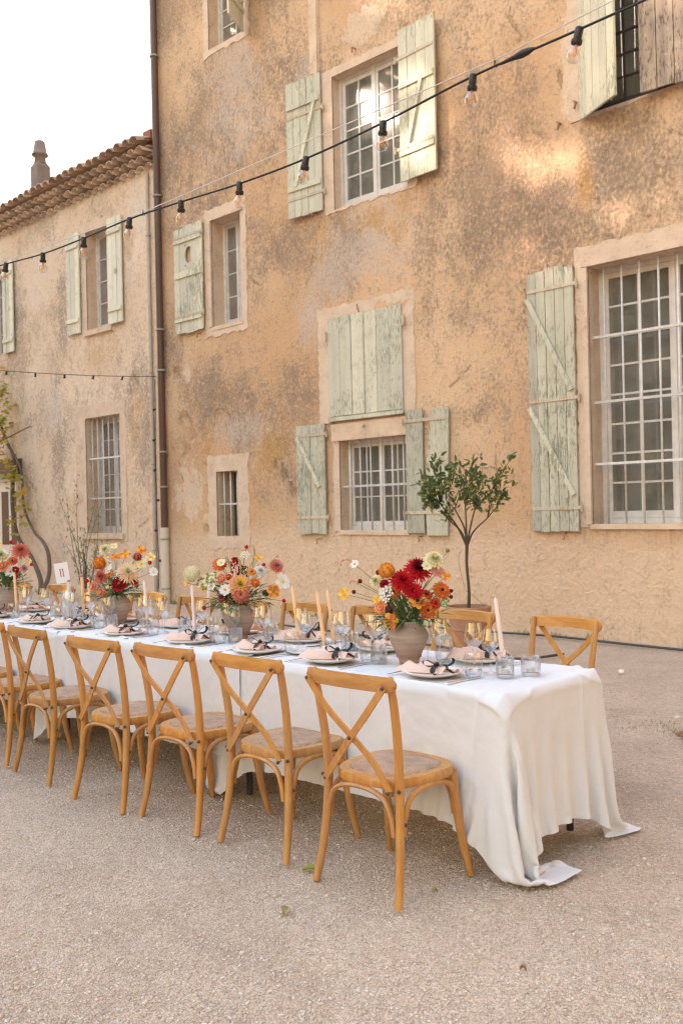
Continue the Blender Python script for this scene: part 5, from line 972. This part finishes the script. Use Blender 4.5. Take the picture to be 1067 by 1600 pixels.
for a, up, dp in [(-.44, 1.16, .05), (-.45, 1.28, -.1), (-.33, 1.47, .1), (-.38, 1.38, -.15), (-.24, 1.54, -.05), (-.12, 1.40, .22), (-.25, 1.24, .25), (-.10, 1.52, -.2), (.05, 1.38, .15), (.10, 1.50, -.05), (.0, 1.22, .25), (.17, 1.30, .15), (.20, 1.42, -.15), (.36, 1.34, .05), (.46, 1.56, .0), (.44, 1.24, -.05), (.38, 1.17, .08), (-.34, 1.05, .1), (-.14, 1.10, -.2), (.14, 1.10, -.2), (.08, 1.04, .14), (-.38, 1.2, .18), (.28, 1.22, -.1), (-.22, .96, .12), (-.02, 1.48, .1), (-.30, 1.33, .0), (.12, 1.26, -.25), (-.44, 1.10, -.05), (-.16, 1.30, .1), (-.06, 1.18, -.1), (.20, 1.10, .18), (-.36, 1.28, .1)]:
    p = bpt(a+rs.uniform(-.03, .03), up+rs.uniform(-.03, .03), dp); q = min(limbs, key=lambda w: (w-p).length); m_ = (p+q)*.5+Vector(rs.normal(0, .03, 3)); tk.tube(smooth_path([q, m_, p], 4), [.0055, .004, .0018], 5); tips.append((q.lerp(p, .35), p))
lv = MB()
for q, p in tips:
    for i in range(int(rs.randint(16, 34))):
        k = rs.uniform(.15, 1.05); c = q.lerp(p, k)+Vector(rs.normal(0, .03, 3)); d = ((p-q).normalized()*.6+Vector(rs.normal(0, .7, 3))+Vector((0, 0, .1))).normalized(); L = rs.uniform(.05, .095); W = L*rs.uniform(.17, .25); sd = frame(d)[0]
        if rs.rand() < .5: sd = d.cross(sd)
        up = d.cross(sd); lv.mi = int(rs.rand() < .06)
        lv.add([c, c+d*L*.35+sd*W+up*W*.35, c+d*L*.75+sd*W*.7+up*W*.2, c+d*L-up*W*.5, c+d*L*.75-sd*W*.7+up*W*.2, c+d*L*.35-sd*W+up*W*.35, c+d*L*.5-up*W*.15], [(0, 1, 6), (1, 2, 6), (2, 3, 6), (3, 4, 6), (4, 5, 6), (5, 0, 6)])
tk.build('trunk', plain('citrus bark', (.10, .075, .05), .9, .2, 15, .4), ct, smooth=True); lf = lv.build('crown', [M['citrus_leaf'], M['citrus_yellow']], ct)
MB().tube(smooth_path([bpt(-.06, .62, .03), bpt(-.09, .5, .03), bpt(-.045, .27, .03), bpt(-.022, .20, .02), bpt(.05, .15, .03), bpt(.16, .04, .05)], 6), .002, 5).build('tie_string', plain('garden string', (.12, .11, .08), .9), ct)

# ------------------------------------------------------------------ climbing vine and thin shrub at the low house
def leaf_blob(b, c, n, r, L, rs, mi=2):
    for i in range(n):
        p = Vector(c)+Vector(rs.normal(0, r, 3))*Vector((1, .5, 1)); d = Vector(rs.normal(0, 1, 3)); d.z -= .4; d.normalize(); sd = frame(d)[0]; up = d.cross(sd); q = L*rs.uniform(.6, 1.2); b.mi = int(rs.randint(0, mi))
        b.add([p, p+d*q*.25+sd*q*.5, p+d*q*.65+sd*q*.42+up*q*.1, p+d*q, p+d*q*.65-sd*q*.42+up*q*.1, p+d*q*.25-sd*q*.5, p+d*q*.5-up*q*.08], [(0, 1, 6), (1, 2, 6), (2, 3, 6), (3, 4, 6), (4, 5, 6), (5, 0, 6)])
vn = thing('grape_vine', 'old climbing vine with yellowing leaves on the low house wall', 'vine', (-17.55, 9.4, 0)); ov = Vector((-17.55, 9.4, 0)); M['vine_bark'] = plain('vine bark', (.14, .10, .075), .95, .3, 12, .7)
M['vine_leaf'] = leaf_mat('yellow vine leaf', (.38, .36, .05), (.26, .32, .06), .35); M['vine_leaf2'] = leaf_mat('amber vine leaf', (.48, .30, .05), (.40, .36, .08), .35)
v1 = [(-17.35, 9.35, .0), (-17.55, 9.45, .30), (-18.05, 9.52, .74), (-18.62, 9.55, 1.12), (-18.78, 9.52, 1.72), (-18.80, 9.55, 2.28), (-18.65, 9.5, 2.80), (-18.98, 9.5, 3.2), (-19.2, 9.4, 3.9), (-19.1, 9.3, 4.45)]
v2 = [(-17.25, 9.3, .0), (-17.20, 9.45, .38), (-17.30, 9.5, .80), (-17.60, 9.54, 1.05), (-17.95, 9.55, 1.25), (-18.36, 9.56, 1.75), (-18.42, 9.55, 2.45), (-18.6, 9.5, 2.85)]
MB().tube([Vector(p)-ov for p in smooth_path(v1, 6)], [.055, .045, .04, .045, .03, .015], 8).build('main_stem', M['vine_bark'], vn, smooth=True); MB().tube([Vector(p)-ov for p in smooth_path(v2, 6)], [.045, .04, .03, .025, .02], 8).build('side_stem', M['vine_bark'], vn, smooth=True)
b = MB(); rs = np.random.RandomState(8)
for c, n, r in (((-19.2, 9.35, 4.3), 80, .26), ((-19.1, 9.35, 3.8), 70, .24), ((-19.0, 9.35, 3.35), 50, .2), ((-18.68, 9.4, 2.45), 34, .14), ((-18.45, 9.4, 2.45), 22, .10), ((-18.3, 9.4, 1.98), 16, .12), ((-18.15, 9.4, 1.65), 14, .10), ((-18.55, 9.4, 1.38), 14, .10), ((-19.1, 9.4, 3.05), 20, .12)): leaf_blob(b, Vector(c)-ov, n, r, .12, rs)
lf = b.build('leaves', [M['vine_leaf'], M['vine_leaf2']], vn); lf['kind'] = 'stuff'
tag(MB().tube([(-19.15, 9.35, 3.10), (-18.25, 9.68, 3.42)], .016, 8).build('iron_rod', M['rust']), 'iron rod sticking out of the low house wall above the vine', 'rod')
sb = thing('olive_shrub', 'thin grey green shrub against the low house below its barred window', 'shrub', (-15.35, 9.15, 0)); ob = Vector((-15.35, 9.15, 0)); rs = np.random.RandomState(12); b = MB(); l = MB()
for i in range(13):
    a = rs.uniform(-.85, .75); H = rs.uniform(1.0, 2.5)*(1-.3*abs(a-(-.2))); top = Vector((a*1.0-.1, rs.uniform(-.2, .25), H)); mid = Vector((a*.45, rs.uniform(-.1, .1), H*.5)); P_ = smooth_path([(a*.06, 0, 0), mid, top], 6); b.tube(P_, [.010, .006, .002], 5)
    for j in range(46):
        k = rs.randint(3, len(P_)); p = P_[k]+Vector(rs.normal(0, .045, 3)); d = (Vector(rs.normal(0, 1, 3))+Vector((0, 0, .8))).normalized(); L = rs.uniform(.05, .10); sd = frame(d)[0]*L*.17; l.add([p, p+d*L*.5+sd, p+d*L, p+d*L*.5-sd], [(0, 1, 2, 3)])
b.build('stems', M['vine_bark'], sb, smooth=True); lf = l.build('leaves', leaf_mat('olive leaf', (.22, .25, .13), (.30, .32, .19), .25), sb); lf['kind'] = 'stuff'

# ------------------------------------------------------------------ small things on the ground
def ground_leaf(x, y, rz, s, m, lab):
    b = MB(); vs = []; n = 7
    for i in range(n):
        k = i/(n-1); w = .5*math.sin(PI*(.06+.94*k)**.8); z = .006+.012*math.sin(k*3.1); vs += [((k-.5)*s, -w*s*.62, z+.010), ((k-.5)*s, 0, z-.002), ((k-.5)*s, w*s*.62, z+.013)]
    b.add(vs, [(i*3+q, i*3+q+1, i*3+4+q, i*3+3+q) for i in range(n-1) for q in (0, 1)]); tag(b.build('fallen_leaf', m, None, (x, y, float(ground_z(np.array(x), np.array(y)))), (0, 0, rz), smooth=True), lab, 'leaf', 'fallen leaves')
ground_leaf(-2.88, 2.75, .6, .07, M['vine_leaf'], 'yellow green fallen leaf beside the nearest chair leg'); ground_leaf(-2.668, 2.413, 2.2, .055, leaf_mat('dry leaf', (.42, .36, .16), (.36, .30, .12), .2), 'curled olive leaf lying in front of the chairs')
ground_leaf(-2.36, 2.93, 1., .018, M['vine_leaf2'], 'tiny amber leaf scrap under the nearest chair'); ground_leaf(-1.75, 2.62, .3, .022, plain('brown leaf', (.42, .28, .17), .9), 'small brown leaf right of the trailing cloth corner')
def stone(x, y, r, col, lab, seed):
    bm = bmesh.new(); bmesh.ops.create_icosphere(bm, subdivisions=2, radius=1)
    for v in bm.verts: n_ = mnoise.noise(v.co*1.6+Vector((seed, 0, 0))); v.co = Vector((v.co.x*1.25, v.co.y*.9, v.co.z*.62))*r*(1+n_*.45)
    me = bpy.data.meshes.new('stone'); bm.to_mesh(me); bm.free(); me.materials.append(plain('stone', col, .9, .15, 20, .5)); tag(link('stone', me, None, (x, y, r*.35), (0, 0, seed)), lab, 'stone')
stone(-2.70, 5.93, .035, (.30, .17, .08), 'brown stone at the right edge beyond the table', 1.3); stone(-4.13, 7.84, .035, (.80, .72, .62), 'white stone on the gravel near the house wall', 2.1); stone(-2.95, 6.4, .016, (.72, .64, .56), 'small pale stone right of the last far chair', 4.)
b = MB(); rs = np.random.RandomState(3)
for c, n, sp in (((-2.97, 6.07), 90, .09), ((-2.80, 5.98), 70, .07)):
    for i in range(n): p = Vector((c[0]+rs.normal(0, sp), c[1]+rs.normal(0, sp), 0)); d = Vector((rs.normal(0, .6), rs.normal(0, .6), 1)).normalized()*rs.uniform(.01, .03); sd = frame(d)[0]*.003; b.add([p-sd, p+sd, p+d], [(0, 1, 2)])
tag(b.build('grass', leaf_mat('dry grass', (.16, .19, .06), (.24, .24, .09), .2)), 'small tufts of dry grass on the gravel beyond the table', 'grass', kind='stuff')
b = MB(); rs = np.random.RandomState(33)
for i in range(60):
    cx_ = rs.uniform(-20, -2.5); cy_ = 9.62-abs(rs.normal(0, .05)); k = rs.uniform(.3, 1)
    for j in range(int(5+14*k)): p = Vector((cx_+rs.normal(0, .05), cy_+rs.normal(0, .03), .0)); d = Vector((rs.normal(0, .5), rs.normal(-.2, .4), 1)).normalized()*rs.uniform(.03, .14)*k; sd = frame(d)[0]*.005; b.add([p-sd, p+sd, p+d*.6+sd*.8+Vector((0, 0, -.002)), p+d], [(0, 1, 2, 3)])
tag(b.build('weeds', leaf_mat('wall weed', (.16, .19, .07), (.26, .25, .11), .2)), 'sparse weeds along the foot of the house walls', 'weeds', kind='stuff')
# unseen leafy screen, added to block the orange horizon glow in the panes
n = 26000; rs = np.random.RandomState(15); C = np.stack([rs.uniform(-70, 30, n), -21+rs.uniform(-1.2, 1.2, n), rs.uniform(0, 3.8, n)], -1); a = rs.normal(0, 1, (n, 3)); a /= np.linalg.norm(a, axis=1)[:, None]; b_ = np.cross(a, rs.normal(0, 1, (n, 3))); b_ /= np.linalg.norm(b_, axis=1)[:, None]; s = .34*(.6+rs.rand(n, 1)*.8)
tag(link('leaf_screen', fast_mesh('leaf_screen', np.stack([C-a*s, C+b_*s*.7, C+a*s, C-b_*s*.7], 1).reshape(-1, 3), np.arange(4*n).reshape(-1, 4), M['tree_leaf'])), 'unseen leafy screen added behind the viewer to block low sky glow', 'leaf_screen', kind='stuff')
